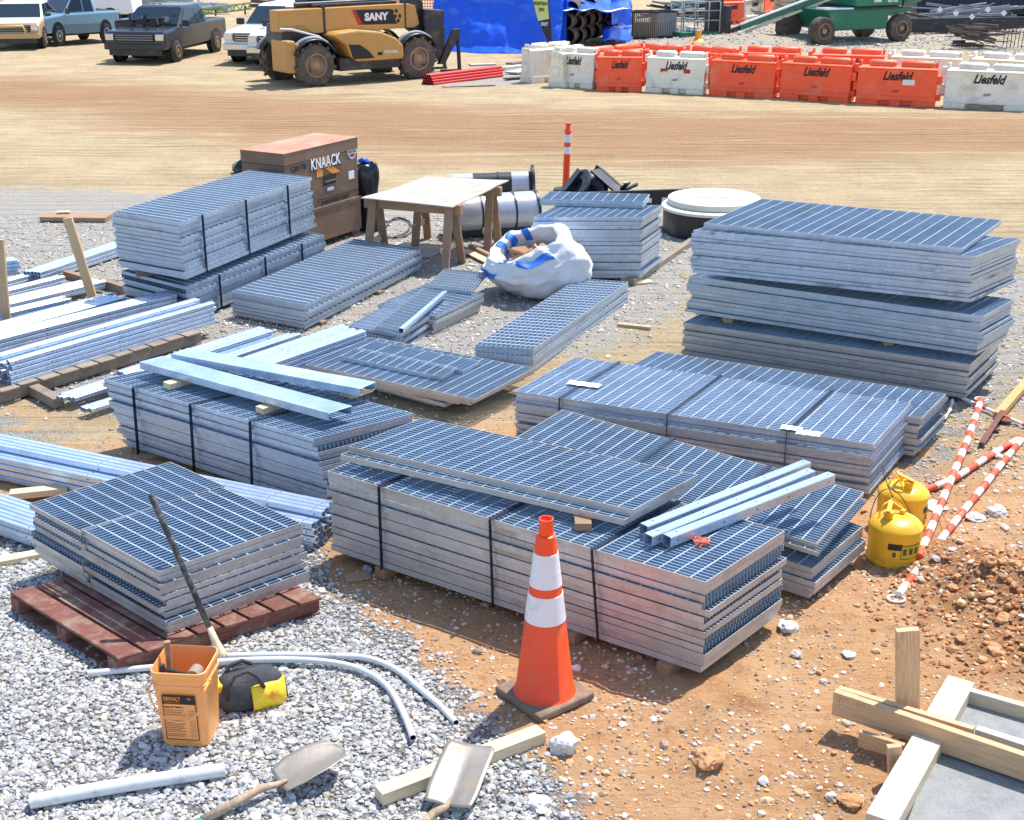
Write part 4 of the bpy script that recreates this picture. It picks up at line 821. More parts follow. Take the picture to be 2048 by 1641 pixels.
shovel('round pointed shovel lying on the gravel, its handle with a green band', (690, 1500), (560, 1570), (410, 1640), 0.12, 0.05, 0.03, 0.25, False, 0.035, True)
shovel('square mouthed shovel resting on the pale cut board', (945, 1490), (895, 1612), (820, 1680), 0.13, 0.06, 0.03, 0.26, True, 0.022, False)
# long pole leaning on the pallet stack
A = P(448, 1322, 0.0); 
Bz = 0.93; B = P(301, 988, Bz)
po = thing('digging_pole', 'long black taped pole leaning against the grating stack on the red pallet', 'pole', A)
b = MB(); b.tube([(B - A) * t for t in (0.20, 0.5, 0.8, 0.985, 1.0)], [0.0175, 0.0175, 0.0185, 0.020, 0.012], 12); b.build('taped_grip', mat('black_tape', (0.03, 0.035, 0.045), 0.5, 0, 0.3, 20, 0.4, 60, (0.26, 0.24, 0.22), 14, 0.45), po, smooth='all')
b = MB(); b.tube([(B - A) * t for t in (0.0, 0.05, 0.12, 0.2)], [0.036, 0.032, 0.022, 0.0185], 12); b.build('bare_end', WOODP, po, smooth='all')
# stones
def rock(label, px, py, r, m, flat=0.7, z=0.0, name='rock', sub=3, grp=None):
    import bmesh
    bm = bmesh.new(); bmesh.ops.create_icosphere(bm, subdivisions=sub, radius=1); sd_ = px * 0.13
    for v in bm.verts:
        q = v.co.copy(); k = 1 + 0.45 * noise.noise(q * 1.3 + Vector((sd_, 0, 0))) + 0.22 * noise.noise(q * 3.1 + Vector((0, sd_, 0))) + 0.07 * noise.noise(q * 8); v.co = q * r * k; v.co.z *= flat
    me = bpy.data.meshes.new(name); bm.to_mesh(me); bm.free(); me.materials.append(m); o = bpy.data.objects.new(name, me); SC.collection.objects.link(o)
    p = P(px, py, 0); o.location = (p.x, p.y, r * flat * 0.55 + height(p.x, p.y) + z); return tag(o, label, 'rock', grp)
rock('crumpled whitish rock in front of the cone base', 1130, 1500, 0.068, mat('white_rock', (0.66, 0.64, 0.61), 0.85, 0, 0.15, 30, 0.9, 50), 0.9)
rock('whitish rock half buried at the bottom edge of the gravel', 1080, 1612, 0.06, MC['white_rock'], 0.5)
rock('reddish clay clod below the earth mound', 1415, 1535, 0.085, CLAY, 0.5)
rock('pale buff stone on the clay between the stack and the formwork', 1592, 1310, 0.035, STONE, 0.6)
rock('flat white stone on the clay left of the upright stake', 1697, 1314, 0.04, MC['white_rock'], 0.45)
rock('yellowish stone beside the lower form board', 1663, 1600, 0.03, STONE, 0.7)
rock('dark red clod beside the lower form board', 1700, 1612, 0.06, CLAY, 0.5)
rock('flat pale slab of stone beside the striped poles', 1950, 1040, 0.065, STONE, 0.35)
rock('angular brown stone beside the striped poles', 1995, 1030, 0.07, STONE, 0.6)
rock('whitish rubble lump at the foot of the cone-side stack', 1575, 1258, 0.06, MC['white_rock'], 0.5)
rock('bluish stone in front of the long stack', 735, 1140, 0.035, mat('blue_stone', (0.36, 0.41, 0.47), 0.8, 0, 0.1), 0.6)
for i in range(14):
    rock('reddish lump of clay in the heap at the right edge', 1880 + random.uniform(-20, 160), 1110 + random.uniform(-30, 240), random.uniform(0.025, 0.055), CLAY, 0.6, -0.015, 'clay_lump', 2, 'reddish clay lumps in the heap at the right edge')

# ---------------------------------------------------------------- yellow safety cans, striped poles
def can(label, px, py, rz):
    p = P(px, py, 0); r = thing('safety_can', label, 'fuel can', (p.x, p.y, 0.005), rz, 'yellow safety cans')
    b = MB(); b.lathe([(0.165, 0), (0.178, 0.008), (0.178, 0.03), (0.172, 0.035), (0.172, 0.235), (0.18, 0.24), (0.182, 0.25), (0.176, 0.262), (0.15, 0.292), (0.10, 0.315), (0.05, 0.322), (0, 0.323)], 40); b.build('can_body', YEL, r, smooth=True)
    b = MB(); b.lathe([(0.03, 0.31), (0.03, 0.345), (0.036, 0.35), (0.036, 0.365), (0.0, 0.37)], 16, (-0.07, -0.02)); b.build('pour_cap', YEL, r, smooth=True)
    b = MB(); b.lathe([(0.02, 0.31), (0.02, 0.35), (0.0, 0.355)], 12, (0.05, 0.02)); b.build('fill_cap', YEL, r, smooth=True)
    b = MB(); b.bar((-0.09, -0.05, 0.375), (-0.02, 0.06, 0.40), 0.03, 0.012); b.bar((-0.02, 0.06, 0.40), (0.05, 0.03, 0.35), 0.02, 0.01); b.tube([(-0.12, 0.02, 0.32), (-0.08, 0.05, 0.38), (0.0, 0.09, 0.40), (0.07, 0.08, 0.35), (0.08, 0.06, 0.32)], 0.006, 8); b.build('trigger_handle', YEL, r, bevel=0.002)
    b = MB(); b.tube([(0.172 * math.cos(t), 0.172 * math.sin(t), 0.27 + 0.17 * math.sin((t - 0.5) / 2.1 * math.pi)) for t in [0.5 + 2.1 * k / 14 for k in range(15)]], 0.0035, 6); b.build('wire_bail', BLKM, r, smooth='all')
    n = 14; a0 = R(-75); vs = []; sp = 0.9
    for z in (0.075, 0.17):
        for i in range(n + 1): t = a0 - sp / 2 + sp * i / n; vs.append((0.1735 * math.cos(t), 0.1735 * math.sin(t), z))
    b = MB(); b.add(vs, [(i, i + 1, n + 2 + i, n + 1 + i) for i in range(n)]); lb_ = b.build('label', mat('can_label', (0.50, 0.38, 0.02), 0.5, 0, 0.1), r, smooth='all')
    b = MB(); vs = []
    for z in (0.14, 0.185):
        for i in range(n + 1): t = a0 - sp * 1.05 + sp * 0.6 * i / n; vs.append((0.1742 * math.cos(t), 0.1742 * math.sin(t), z))
    b.add(vs, [(i, i + 1, n + 2 + i, n + 1 + i) for i in range(n)]); b.build('black_label', TXB, r, smooth='all')
    b = MB()
    for (z0, z1, f0, f1) in ((0.168, 0.174, -.5, .5), (0.072, 0.078, -.5, .5), (0.075, 0.172, -.5, -.48), (0.075, 0.172, .48, .5), (0.105, 0.15, -.40, -.24), (0.105, 0.15, -.12, .06), (0.105, 0.15, .18, .36), (0.09, 0.125, -.84, -.70)):
        vs = []
        for z in (z0, z1):
            for i in range(5): t = a0 + sp * (f0 + (f1 - f0) * i / 4); vs.append((0.1747 * math.cos(t), 0.1747 * math.sin(t), z))
        b.add(vs, [(i, i + 1, 6 + i, 5 + i) for i in range(4)])
    b.build('label_print', mat('can_print', (0.10, 0.07, 0.01), 0.6, 0, 0), r)
    b = MB(); vs = [(0.0 + 0.185 * 0, 0, 0)]; vs = []
    for rr, z in ((0.182, 0.2515), (0.1515, 0.2935)):
        for i in range(7): t = R(0) + R(38) * i / 6; vs.append((rr * math.cos(t) * 1.0, rr * math.sin(t), z + 0.0025))
    b.add(vs, [(i, i + 1, 8 + i, 7 + i) for i in range(6)]); b.build('blue_paint_mark', mat('blue_mark', (0.02, 0.10, 0.35), 0.5, 0, 0), r)
    return r
can('nearer yellow metal safety can with a printed label by the striped poles', 1784, 1118, R(10)); can('farther yellow metal safety can behind the labelled one', 1800, 1050, R(80))
def striped(label, pts, z, r=0.022, ring_end=None, seg_=0.15, start=0, zs=None):
    w = [P(*p, (zs[i] if zs else z)) for i, p in enumerate(pts)]; L = sum((w[i + 1] - w[i]).length for i in range(len(w) - 1))
    root = thing('striped_pole', label, 'striped pole', w[0], group='red and white striped poles')
    def at(s):
        for i in range(len(w) - 1):
            l = (w[i + 1] - w[i]).length
            if s <= l or i == len(w) - 2: return w[i] + (w[i + 1] - w[i]) * (s / l) - w[0]
            s -= l
    k = 0; s = 0.0
    while s < L - 1e-6:
        e = min(L, s + seg_ * random.uniform(0.92, 1.08)); b = MB(); b.tube([at(s), at((s + e) / 2), at(e)], r * (1.0 if (k + start) % 2 else 0.985), 14, cap=(s == 0 or e >= L - 1e-6)); b.build('red_band' if (k + start) % 2 else 'white_band', REDP if (k + start) % 2 else WHP, root, smooth=True); s = e; k += 1
    if ring_end is not None:
        c0 = (at(0) if ring_end == 0 else at(L)); dd = (at(0) - at(0.05)).normalized() if ring_end == 0 else (at(L) - at(L - 0.05)).normalized(); c1 = c0 + dd * 0.045; c1.z = c0.z - 0.008
        b = MB(); b.tube([c1 + Vector((0.055 * math.cos(t), 0.045 * math.sin(t), 0)) for t in [2 * math.pi * i / 24 for i in range(25)]], 0.008, 8); b.build('end_ring', WHP, root, smooth='all')
    return root
striped('striped pole with a ring end pointing at the camera, below the cans', [(1797, 1190), (1905, 1050), (2030, 895), (2110, 800)], 0.03, 0.026, 0)
striped('striped pole running from beside the cans up to the big pile', [(1838, 1115), (1885, 1000), (1935, 880), (1962, 800)], 0.07, 0.029, 1, start=1)
striped('striped pole leading from the cans to the right edge', [(1820, 992), (1905, 960), (1990, 905), (2090, 850)], 0.035, 0.025, None)
striped('thin striped pole behind, coming out from under the big pile', [(1925, 797), (1990, 825), (2090, 868)], 0.04, 0.015, None)
board('orange brown plank lying behind the striped poles at the right edge', (1995, 832), (2110, 700), 0.05, 0.075, 0.06, mat('orange_plank', (0.58, 0.32, 0.11), 0.7, 0, 0.15, 8, 0.2, 30, None, 1, 0, (1, 12, 12)), name='plank')
b = MB(); A = P(1958, 893, 0.02); B = P(1998, 832, 0.04); n_ = Vector((0.8, -0.5, 0)).normalized()
b.bar(A, B, 0.012, 0.07); b.bar(A.lerp(B, .55), A.lerp(B, .6) + n_ * 0.07, 0.07, 0.01); b.bar(A.lerp(B, .9), A.lerp(B, .92) + n_ * 0.12, 0.10, 0.012); b.bar(A + Vector((0.02, 0, 0.03)), B + Vector((0.03, 0, 0.05)), 0.05, 0.006)
tag(b.build('rusty_bracket', RIBO, bevel=0.003), 'rust red steel bracket lying by the striped poles at the right', 'steel bracket')
b = MB(); p = P(1868, 1012, 0.01); b.M = Matrix.Rotation(R(20), 4, 'Z'); b.box(-0.07, 0.07, -0.09, 0.09, 0, 0.003); tag(b.build('paper_sheet', TXW, loc=p), 'white paper sheet on the clay behind the yellow cans', 'paper')
b = MB(); b.tube(arc([(1862, 985), (1890, 1040), (1915, 1120), (1935, 1155)], 0.06), 0.0022, 5); tag(b.build('rusty_wire', RIBO), 'thin rusty wire across the striped poles', 'wire')
b = MB(); b.tube(arc([(1905, 800), (1900, 820), (1888, 838)], 0.05), [0.012 + 0.004 * math.sin(i) for i in range(17)], 6); tag(b.build('webbing_strap', CREAM), 'dirty pink webbing strap by the foot of the big pile', 'strap')
# paper tags on the strapped stack
for px, py, w, d_, lab in ((1168, 770, .14, .05, 'long white paper tag lying on the strapped stack, left part'), (1583, 858, .08, .045, 'white paper tag left of the right-hand strap'), (1617, 868, .09, .05, 'folded white paper tag right of the right-hand strap')):
    p = P(px, py, 0.462); b = MB(); b.M = Matrix.Rotation(R(-22), 4, 'Z'); nx = 8; vs = []
    for i in range(nx + 1):
        for j in (0, 1): vs.append((-w + 2 * w * i / nx, -d_ + 2 * d_ * j, 0.004 + 0.006 * abs(math.sin(i * 1.1 + j))))
    b.add([(x * 0.5 if False else x, y, z) for x, y, z in vs], [(2 * i, 2 * i + 2, 2 * i + 3, 2 * i + 1) for i in range(nx)]); o = b.build('paper_tag', TXW, loc=p); q = o.modifiers.new('t', 'SOLIDIFY'); q.thickness = 0.002; tag(o, lab, 'paper tag', 'paper tags on the strapped stack')
b = MB(); p = P(1403, 1084, 0.67); path = []
for i in range(160): t = i * 0.42; path.append((0.05 * math.sin(t * 1.0) * math.cos(t * .13), 0.035 * math.cos(t * 1.31), 0.012 + 0.010 * math.sin(t * 0.77)))
b.tube(path, 0.0022, 5, cap=False); b.tube([(0, -0.03, 0.01), (-0.02, -0.07, 0.004), (0.0, -0.1, 0.004)], 0.0022, 5); tag(b.build('string_tangle', mat('pink_string', (0.85, 0.22, 0.14), 0.7), loc=(p.x, p.y, 0.664), smooth='all'), 'tangled knot of pinkish orange string on the cone-side stack', 'string')
b = MB(); p = P(1642, 963, 0.44); b.M = Matrix.Rotation(R(30), 4, 'Z'); b.box(-0.05, 0.05, -0.03, 0.03, 0, 0.003); tag(b.build('paper_scrap', TXW, loc=(p.x, p.y, 0.445)), 'white paper scrap at the far end of the three lying tubes', 'paper')

# ---------------------------------------------------------------- middle ground: job box, table, sack, fittings
zj = ztop((713, 461), 274, 0.06); An, Ar, Al = P(567, 308, zj), P(713, 274, zj), P(467, 303, zj)
u, v = unit(Ar - An), unit(Al - An); W_ = (Ar - An).length; v = Vector((-u.y, u.x, 0)); D_ = min(1.0, (Al - An).length)
JM = Matrix(((u.x, v.x, 0), (u.y, v.y, 0), (0, 0, 1))).to_euler()
jb = thing('job_box', 'tall brown steel job site box with a rusty lid and orange logo', 'tool chest', (An.x, An.y, 0), JM.z)
h1 = zj * 0.40
b = MB(); b.box(0, W_, 0, D_, h1 + 0.012, zj - 0.16); b.build('box_body', TAN, jb, bevel=0.006)
b = MB(); b.box(-0.008, W_ + 0.008, -0.008, D_ + 0.008, zj - 0.155, zj - 0.006); b.build('lid_rim', TAN, jb, bevel=0.004)
b = MB(); b.box(-0.014, W_ + 0.014, -0.014, D_ + 0.014, zj - 0.006, zj); b.build('lid_top', TANR, jb, bevel=0.002)
b = MB(); b.box(0.50 * W_, 0.68 * W_, -0.004, 0.0, zj * 0.60, zj * 0.70); b.build('handle_recess', TXB, jb); b = MB(); b.box(0.51 * W_, 0.67 * W_, -0.02, -0.004, zj * 0.63, zj * 0.643); b.box(0.50 * W_, 0.68 * W_, -0.014, -0.004, zj * 0.59, zj * 0.60); b.build('recess_bar', TAN, jb)
b = MB(); b.box(0.55 * W_, 0.64 * W_, -0.005, 0, zj * 0.54, zj * 0.575); b.box(0.86 * W_, 0.94 * W_, -0.005, 0, zj * 0.595, zj * 0.675); b.build('white_sticker', TXW, jb)
b = MB(); b.box(0.4 * W_, W_, -0.006, 0, h1 + 0.10, h1 + 0.108); b.build('seam', TXB, jb)
fz = face((0.55 * W_, -0.003, zj * 0.81), (1, 0, 0), (0, 0, 1)); text('K', 0.44, TXO, jb, fz, width=0.33 * W_, bold=0.016, name='orange_k')
text('KNAACK', 0.2, TXB, jb, face((0.545 * W_, -0.006, zj * 0.825), (1, 0, 0), (0, 0, 1)), width=0.43 * W_, bold=0.016); text('KNAACK', 0.2, TXW, jb, face((0.54 * W_, -0.010, zj * 0.828), (1, 0, 0), (0, 0, 1)), width=0.41 * W_, bold=0.004)
text('G8178', 0.10, TXB, jb, face((0.18 * W_, -0.003, zj * 0.83), (1, 0, 0), (0, 0, 1)), width=0.2 * W_)
b = MB(); cc = (0.925 * W_, zj * 0.87); ro = 0.11
b.add([(cc[0] + (ro if i % 2 else ro * 0.88) * math.cos(math.pi * i / 18) * 0.85, -0.003, cc[1] + (ro if i % 2 else ro * 0.88) * math.sin(math.pi * i / 18)) for i in range(36)], [tuple(range(36))]); b.build('gear_emblem', TXW, jb)
b = MB(); b.add([(cc[0] + .082 * math.cos(math.pi * i / 12) * 0.85, -0.0045, cc[1] + .082 * math.sin(math.pi * i / 12)) for i in range(24)], [tuple(range(24))]); b.build('red_emblem_disc', TXR, jb)
b = MB(); b.box(cc[0] - .11, cc[0] + .095, -0.0075, -0.0046, cc[1] - .033, cc[1] + .028); b.build('emblem_bar', TXW, jb); text('SHOCKEL', 0.05, TXB, jb, face((cc[0] - .007, -0.009, cc[1] - .003), (1, 0, 0), (0, 0, 1)), width=0.185, bold=0.001)
text('JOBMASTER CHEST', 0.06, TXB, jb, face((0.66 * W_, -0.003, h1 + 0.05), (1, 0, 0), (0, 0, 1)), width=0.40 * W_)
b = MB(); b.box(0.1, 0.5, 0, -0.002, zj * .76, zj * .775); b.M = Matrix.Rotation(R(0), 4, 'Z'); 
b = MB(); b.box(-0.012, -0.001, 0.25, 0.55, zj * 0.79, zj * 0.81); b.build('side_handle', TXB, jb)
jl = thing('lower_job_box', 'second brown steel chest beneath the tall job box', 'tool chest', (An.x, An.y, 0), JM.z)
b = MB(); b.box(-0.01, W_ + 0.01, -0.02, D_ + 0.01, 0.09, h1 - 0.04); b.build('box_body', TAN, jl, bevel=0.006); b = MB(); b.box(-0.02, W_ + 0.02, -0.03, D_ + 0.02, h1 - 0.038, h1 + 0.01); b.build('lid', TAN, jl, bevel=0.004)
b = MB(); b.box(0.03, 0.15, 0.02, D_ - .02, 0, 0.088); b.box(W_ - 0.15, W_ - 0.03, 0.02, D_ - .02, 0, 0.088); b.build('skid', TAN, jl)
# black sacks
def heap(name, label, cat, p, prof, m, rz=0, wr=0.05, n=36, sq=0.9, seed=0.0):
    b = MB(); lump(b, prof, n, wr, sq, seed); o = b.build(name, m, smooth='all'); o.location = p; o.rotation_euler.z = rz
    s = o.modifiers.new('s', 'SUBSURF'); s.levels = 1; s.render_levels = 1; return tag(o, label, cat)
p = P(738, 462, 0)
heap('bin_liner', 'black bin liner stuffed full and standing right of the brown job box', 'bin bag', (p.x, p.y, 0), [(0, .14, .14, 0, 0), (.1, .17, .16, 0, 0), (.3, .18, .17, 0, 0), (.45, .16, .16, 0, 0), (.6, .17, .16, 0, 0), (.75, .19, .17, 0, 0), (.86, .17, .16, 0, 0), (.93, .15, .14, 0, 0), (.95, .08, .08, 0, 0)], TRB, 0, 0.06)
heap('blue_rag', 'blue plastic rag stuffed in the top of the black bin liner', 'rag', (p.x - 0.03, p.y - 0.02, 0.93), [(0, .07, .06, 0, 0), (.04, .08, .07, 0, 0), (.07, .05, .05, 0, 0), (.085, .02, .02, 0, 0)], TARP, 0, 0.03, 20)
p = P(470, 352, 0)
heap('black_plastic_heap', 'black and white plastic bundle half hidden left of the job box', 'bundle', (p.x + 0.1, p.y + 0.2, 0), [(0, .30, .18, .1, 0), (.12, .30, .18, .1, 0), (.22, .2, .12, .18, 0), (.32, .12, .08, .2, 0), (.38, .03, .03, .25, 0)], TRB, 0, 0.10)
# sawhorses and plywood
def leg(b, a, t, w=0.095, d=0.045): b.bar(a, t, w, d, up=(0, -1, 0.2))
def sawhorse(label, A, B, zt_, grp='sawhorses under the plywood'):
    d = (B - A); L = d.length; d.normalize(); n = Vector((-d.y, d.x, 0)); r = thing('sawhorse', label, 'sawhorse', (A.x, A.y, 0), math.atan2(d.y, d.x), grp)
    b = MB(); b.box(-0.04, L + 0.04, -0.045, 0.045, zt_ - 0.12, zt_); b.build('top_beam', WOODB, r, bevel=0.004)
    for x in (0.10, L - 0.10):
        for s in (-1, 1): b = MB(); b.bar((x - 0.02 * (1 if x < L / 2 else -1), s * 0.27, 0.0), (x, s * 0.065, zt_ - 0.01), 0.10, 0.042, up=(0, s, 0.3)); b.build('leg', WOODB, r, bevel=0.003)
        b = MB(); b.box(x - 0.055, x - 0.024, -0.22, 0.22, 0.22, 0.30); b.build('brace', WOODP, r, bevel=0.003)
    return r
zs = 0.80
c1, c2, c3, c4 = P(722, 397, zs + .02), P(905, 412, zs + .02), P(1018, 362, zs + .02), P(856, 354, zs + .02)
sawhorse('front sawhorse of rough timber carrying the plywood sheet', c1.lerp(c4, .1), c2.lerp(c3, .1), zs)
sawhorse('rear sawhorse of rough timber carrying the plywood sheet', c1.lerp(c4, .78), c2.lerp(c3, .80), zs)
b = MB(); nn = 14; vs = []
for k in range(2):
    for i in range(nn + 1):
        for j in range(nn + 1):
            a = c1.lerp(c2, i / nn).lerp(c4.lerp(c3, i / nn), j / nn); sag = -0.03 * math.sin(math.pi * max(0, min(1, (j / nn - .1) / .7))) + 0.05 * ((i / nn) * (1 - j / nn)) ** 3 * -1
            vs.append((a.x, a.y, zs + 0.008 + 0.03 * 0 + sag * 0.5 + 0.014 * (1 - k) + (0.03 * (i / nn - .5) ** 2)))
q = (nn + 1) ** 2; fs = []
for i in range(nn):
    for j in range(nn): a = i * (nn + 1) + j; fs.append((a, a + nn + 1, a + nn + 2, a + 1)); fs.append((q + a, q + a + 1, q + a + nn + 2, q + a + nn + 1))
for i in range(nn):
    for a, b2 in ((i * (nn + 1), (i + 1) * (nn + 1)), (i * (nn + 1) + nn, (i + 1) * (nn + 1) + nn), (i, i + 1), (nn * (nn + 1) + i, nn * (nn + 1) + i + 1)): fs.append((a, b2, q + b2, q + a))
b.add(vs, fs); tag(b.build('plywood_sheet', PLY), 'weathered plywood sheet laid over the two sawhorses as a table', 'plywood')
board('plywood scrap lying on the ground beneath the sawhorses', (780, 494), (880, 506), 0.01, 0.6, 0.015, PLY, cat='plywood', name='plywood_scrap')
board('pale board on the ground between the sawhorse and the sack', (935, 500), (985, 525), 0.03, 0.20, 0.02, WOODP)
board('reddish board beside the sack under the sawhorse', (940, 492), (985, 514), 0.06, 0.06, 0.04, WOODB)
for k, (pts_, lab) in enumerate((([(755, 450), (800, 438), (826, 455), (805, 475), (760, 472)], 'black cable loop on the gravel left of the table'), ([(765, 462), (790, 436), (820, 445), (812, 465), (770, 480)], 'second black cable loop on the gravel left of the table'), ([(880, 470), (930, 476), (975, 490), (990, 486)], 'black cable running under the sawhorses'))):
    b = MB(); b.tube(arc(pts_, 0.02 + 0.012 * k), 0.009, 6); tag(b.build('cable', BLK, smooth='all'), lab, 'cable', 'black cables under the table')
# bulk sack with cardboard
p = P(1082, 592, 0); sk = thing('bulk_sack', 'big crumpled white woven sack with blue stripes, open and full of cardboard', 'bulk bag', (p.x, p.y + 0.12, 0), R(-8)); sk.scale = (1.12, 1.08, 1.02)
b = MB(); n, mrg = 60, 26; vs = []
prof = [(0.0, 0.0), (0.28, 0.0), (0.42, 0.05), (0.52, 0.16), (0.575, 0.30), (0.575, 0.44), (0.53, 0.56), (0.46, 0.63), (0.39, 0.655), (0.34, 0.63), (0.35, 0.54), (0.37, 0.44), (0.32, 0.36), (0.0, 0.34)]
def pr(t):
    t *= len(prof) - 1; i = min(int(t), len(prof) - 2); f = t - i; return prof[i][0] * (1 - f) + prof[i + 1][0] * f, prof[i][1] * (1 - f) + prof[i + 1][1] * f
for i in range(mrg * 2 + 1):
    r_, z_ = pr(i / (mrg * 2))
    for j in range(n):
        a = 2 * math.pi * j / n; x, y = r_ * math.cos(a) * 1.0, r_ * math.sin(a) * 0.95
        tilt_ = z_ * (1 + 0.16 * math.cos(a - 0.6) * (1 if i > mrg * .7 else 0.5)); q = Vector((math.cos(a) * 1.6, math.sin(a) * 1.6, z_ * 3 + i * 0.02))
        vd = noise.voronoi(q * 1.25)[0]; f = 0.30 * (vd[1] - vd[0]) * -0.55 + 0.10 + noise.noise(q * 1.1) * 0.16 + abs(noise.noise(q * 4.1)) * 0.05; k = (1 - f) if r_ > 0.05 else 1
        vs.append((x * k - 0.13 * (z_ / .65) ** 2 , y * k - 0.13 * (z_ / .65) ** 2, max(0.002, tilt_ - (0.10 * max(0, -math.cos(a - 0.7)) * (z_ / .65) ** 2) + (0.05 * noise.noise(q * 2.3) if z_ > .1 else 0))))
b.add(vs, [(i * n + j, i * n + (j + 1) % n, (i + 1) * n + (j + 1) % n, (i + 1) * n + j) for i in range(mrg * 2) for j in range(n)])
o = b.build('sack_fabric', BAG, sk, smooth='all'); q = o.modifiers.new('s', 'SUBSURF'); q.levels = 1; q.render_levels = 1
def stripe(a0, a1, i0, i1, off=0.010):
    b2 = MB(); j0 = int(a0 / 360 * n); j1 = int(a1 / 360 * n); v2 = []; rows_ = 0
    for i in range(i0, i1 + 1):
        rows_ += 1
        for j in range(j0, j1 + 1):
            c = Vector(vs[i * n + j % n]); ax = Vector((c.x + 0.05, c.y + 0.03, 0)); nn_ = ax.normalized(); sgn = 1 if i < 30 else (-1 if i > 36 else 0); v2.append(c + nn_ * off * sgn + Vector((0, 0, off if i >= 26 else off * .3)))
    w2 = j1 - j0 + 1; b2.add(v2, [(r * w2 + c, r * w2 + c + 1, (r + 1) * w2 + c + 1, (r + 1) * w2 + c) for r in range(rows_ - 1) for c in range(w2 - 1)]); o2 = b2.build('blue_stripe', BLUS, sk, smooth='all'); q = o2.modifiers.new('s', 'SUBSURF'); q.levels = 1; q.render_levels = 1
stripe(190, 232, 16, 20); stripe(258, 306, 23, 26, 0.012); stripe(96, 112, 33, 42, 0.014); stripe(128, 142, 31, 42, 0.014); stripe(152, 166, 30, 42, 0.014); stripe(226, 240, 29, 38, 0.014); stripe(60, 84, 27, 30, 0.014)
for k, (x, y, z, a, l, r_) in enumerate(((-0.17, -0.16, 0.42, 0.9, .30, .05), (-0.05, -0.12, 0.46, 1.1, .34, .055), (-0.24, 0.02, 0.40, 2.2, .3, .05), (-0.12, 0.1, 0.44, 0.3, .36, .06), (0.02, 0.0, 0.42, 1.7, .3, .05), (-0.30, -0.10, 0.42, .4, .2, .04))):
    pp = Vector((p.x + x, p.y + 0.12 + y, z)); dd = Vector((math.cos(a), math.sin(a), 0.45)) * l / 2
    b = MB(); b.rimdark = True; b.tube([pp - dd, pp + dd], r_, 14, rin=r_ * .85); tag(b.build('cardboard_tube', [CARD, TXB], smooth=True), 'brown cardboard tube inside the white sack', 'cardboard tube', 'cardboard tubes inside the white sack')
for k, (x, y, z, rz_) in enumerate(((-0.2, 0.06, .46, .5), (0.0, 0.12, .5, 1.4), (-0.26, -0.04, .47, 2.3))):
    b = MB(); b.M = Matrix.Rotation(rz_, 4, 'Z') @ Matrix.Rotation(0.7, 4, 'X'); b.box(-.12, .12, -.09, .09, 0, .006); tag(b.build('cardboard_piece', CARD, loc=(p.x + x, p.y + .12 + y, z)), 'flat brown cardboard piece poking out of the white sack', 'cardboard', 'flat cardboard pieces in the white sack')
# manhole with lid
p = P(1424, 452, 0); p = P(1425, 434, 0); mz = 0.62; c0 = P(1425, 414, 0.34)
mh = thing('manhole_riser', 'round black riser with a pale concrete collar behind the big pile', 'manhole', (c0.x, c0.y, 0)); R0 = 0.70
b = MB(); b.lathe([(R0 * .96, 0), (R0 * .96, 0.32), (0.0, 0.32)], 48); b.build('riser_wall', BLK, mh, smooth=True)
b = MB(); b.lathe([(R0 * .9, 0.322), (R0 * 1.0, 0.33), (R0 * 1.0, 0.365), (R0 * .96, 0.38), (0, 0.38)], 48); b.build('collar', CREAM, mh, smooth=True)
ml = thing('manhole_plate', 'round cream lid lying on top of the black manhole riser', 'manhole lid', (c0.x + 0.02, c0.y + 0.03, 0.382)); b = MB(); b.lathe([(R0 * .88, 0), (R0 * .90, 0.01), (R0 * .90, 0.08), (R0 * .87, 0.094), (0, 0.0965)], 48); b.build('lid_plate', CREAM, ml, smooth=True)
for x in (-0.13, 0.10): b = MB(); b.M = Matrix.Translation((x, 0.0, 0.0985)) @ Matrix.Rotation(R(-12), 4, 'Z'); b.box(-.075, .075, -.10, .10, 0, 0.004); b.build('lift_pocket', CONCD, ml)
# black duct fittings
def cyl_thing(name, label, cat, a, b_, r, m, rings=(), rin=None, smooth=True, grp=None):
    root = thing(name, label, cat, a, group=grp); d = b_ - a; b = MB(); b.rimdark = True; b.tube([Vector((0, 0, 0)), d], r, 28, rin=rin); b.build('barrel', [m, TXB], root, smooth=True)
    for t0, t1, rr, mm in rings: b = MB(); b.tube([d * t0, d * t1], rr, 28); b.build('ring', mm, root, smooth=True)
    return root
A = P(905, 372, .33); B = P(1068, 366, .36); cyl_thing('duct_pipe', 'dark pipe with a tall flange lying behind the plywood table', 'pipe', A, B, 0.17, BLK, ((.97, 1.0, .27, BLK), (.55, .57, .185, BLK), (.72, .93, .178, SILW), (0.0, .25, .175, SILW)))
A = P(905, 430, .30); B = P(1072, 420, .30); cyl_thing('wrapped_duct', 'silver wrapped duct section lying right of the table', 'duct', A, B, 0.26, SILW, ((.30, .32, .268, BLK), (.70, .72, .27, BLK), (.97, 1.0, .28, BLK)))
A = P(900, 462, .06); B = P(1075, 452, .06); b = MB(); b.bar(Vector((0, 0, 0)), B - A, 0.55, 0.10); b.bar(Vector((0.1, -.2, .08)), (B - A) + Vector((0, -.2, .08)), 0.06, 0.07); tag(b.build('black_skid', BLK, loc=A, bevel=0.01), 'black plastic skid under the silver wrapped duct', 'skid')
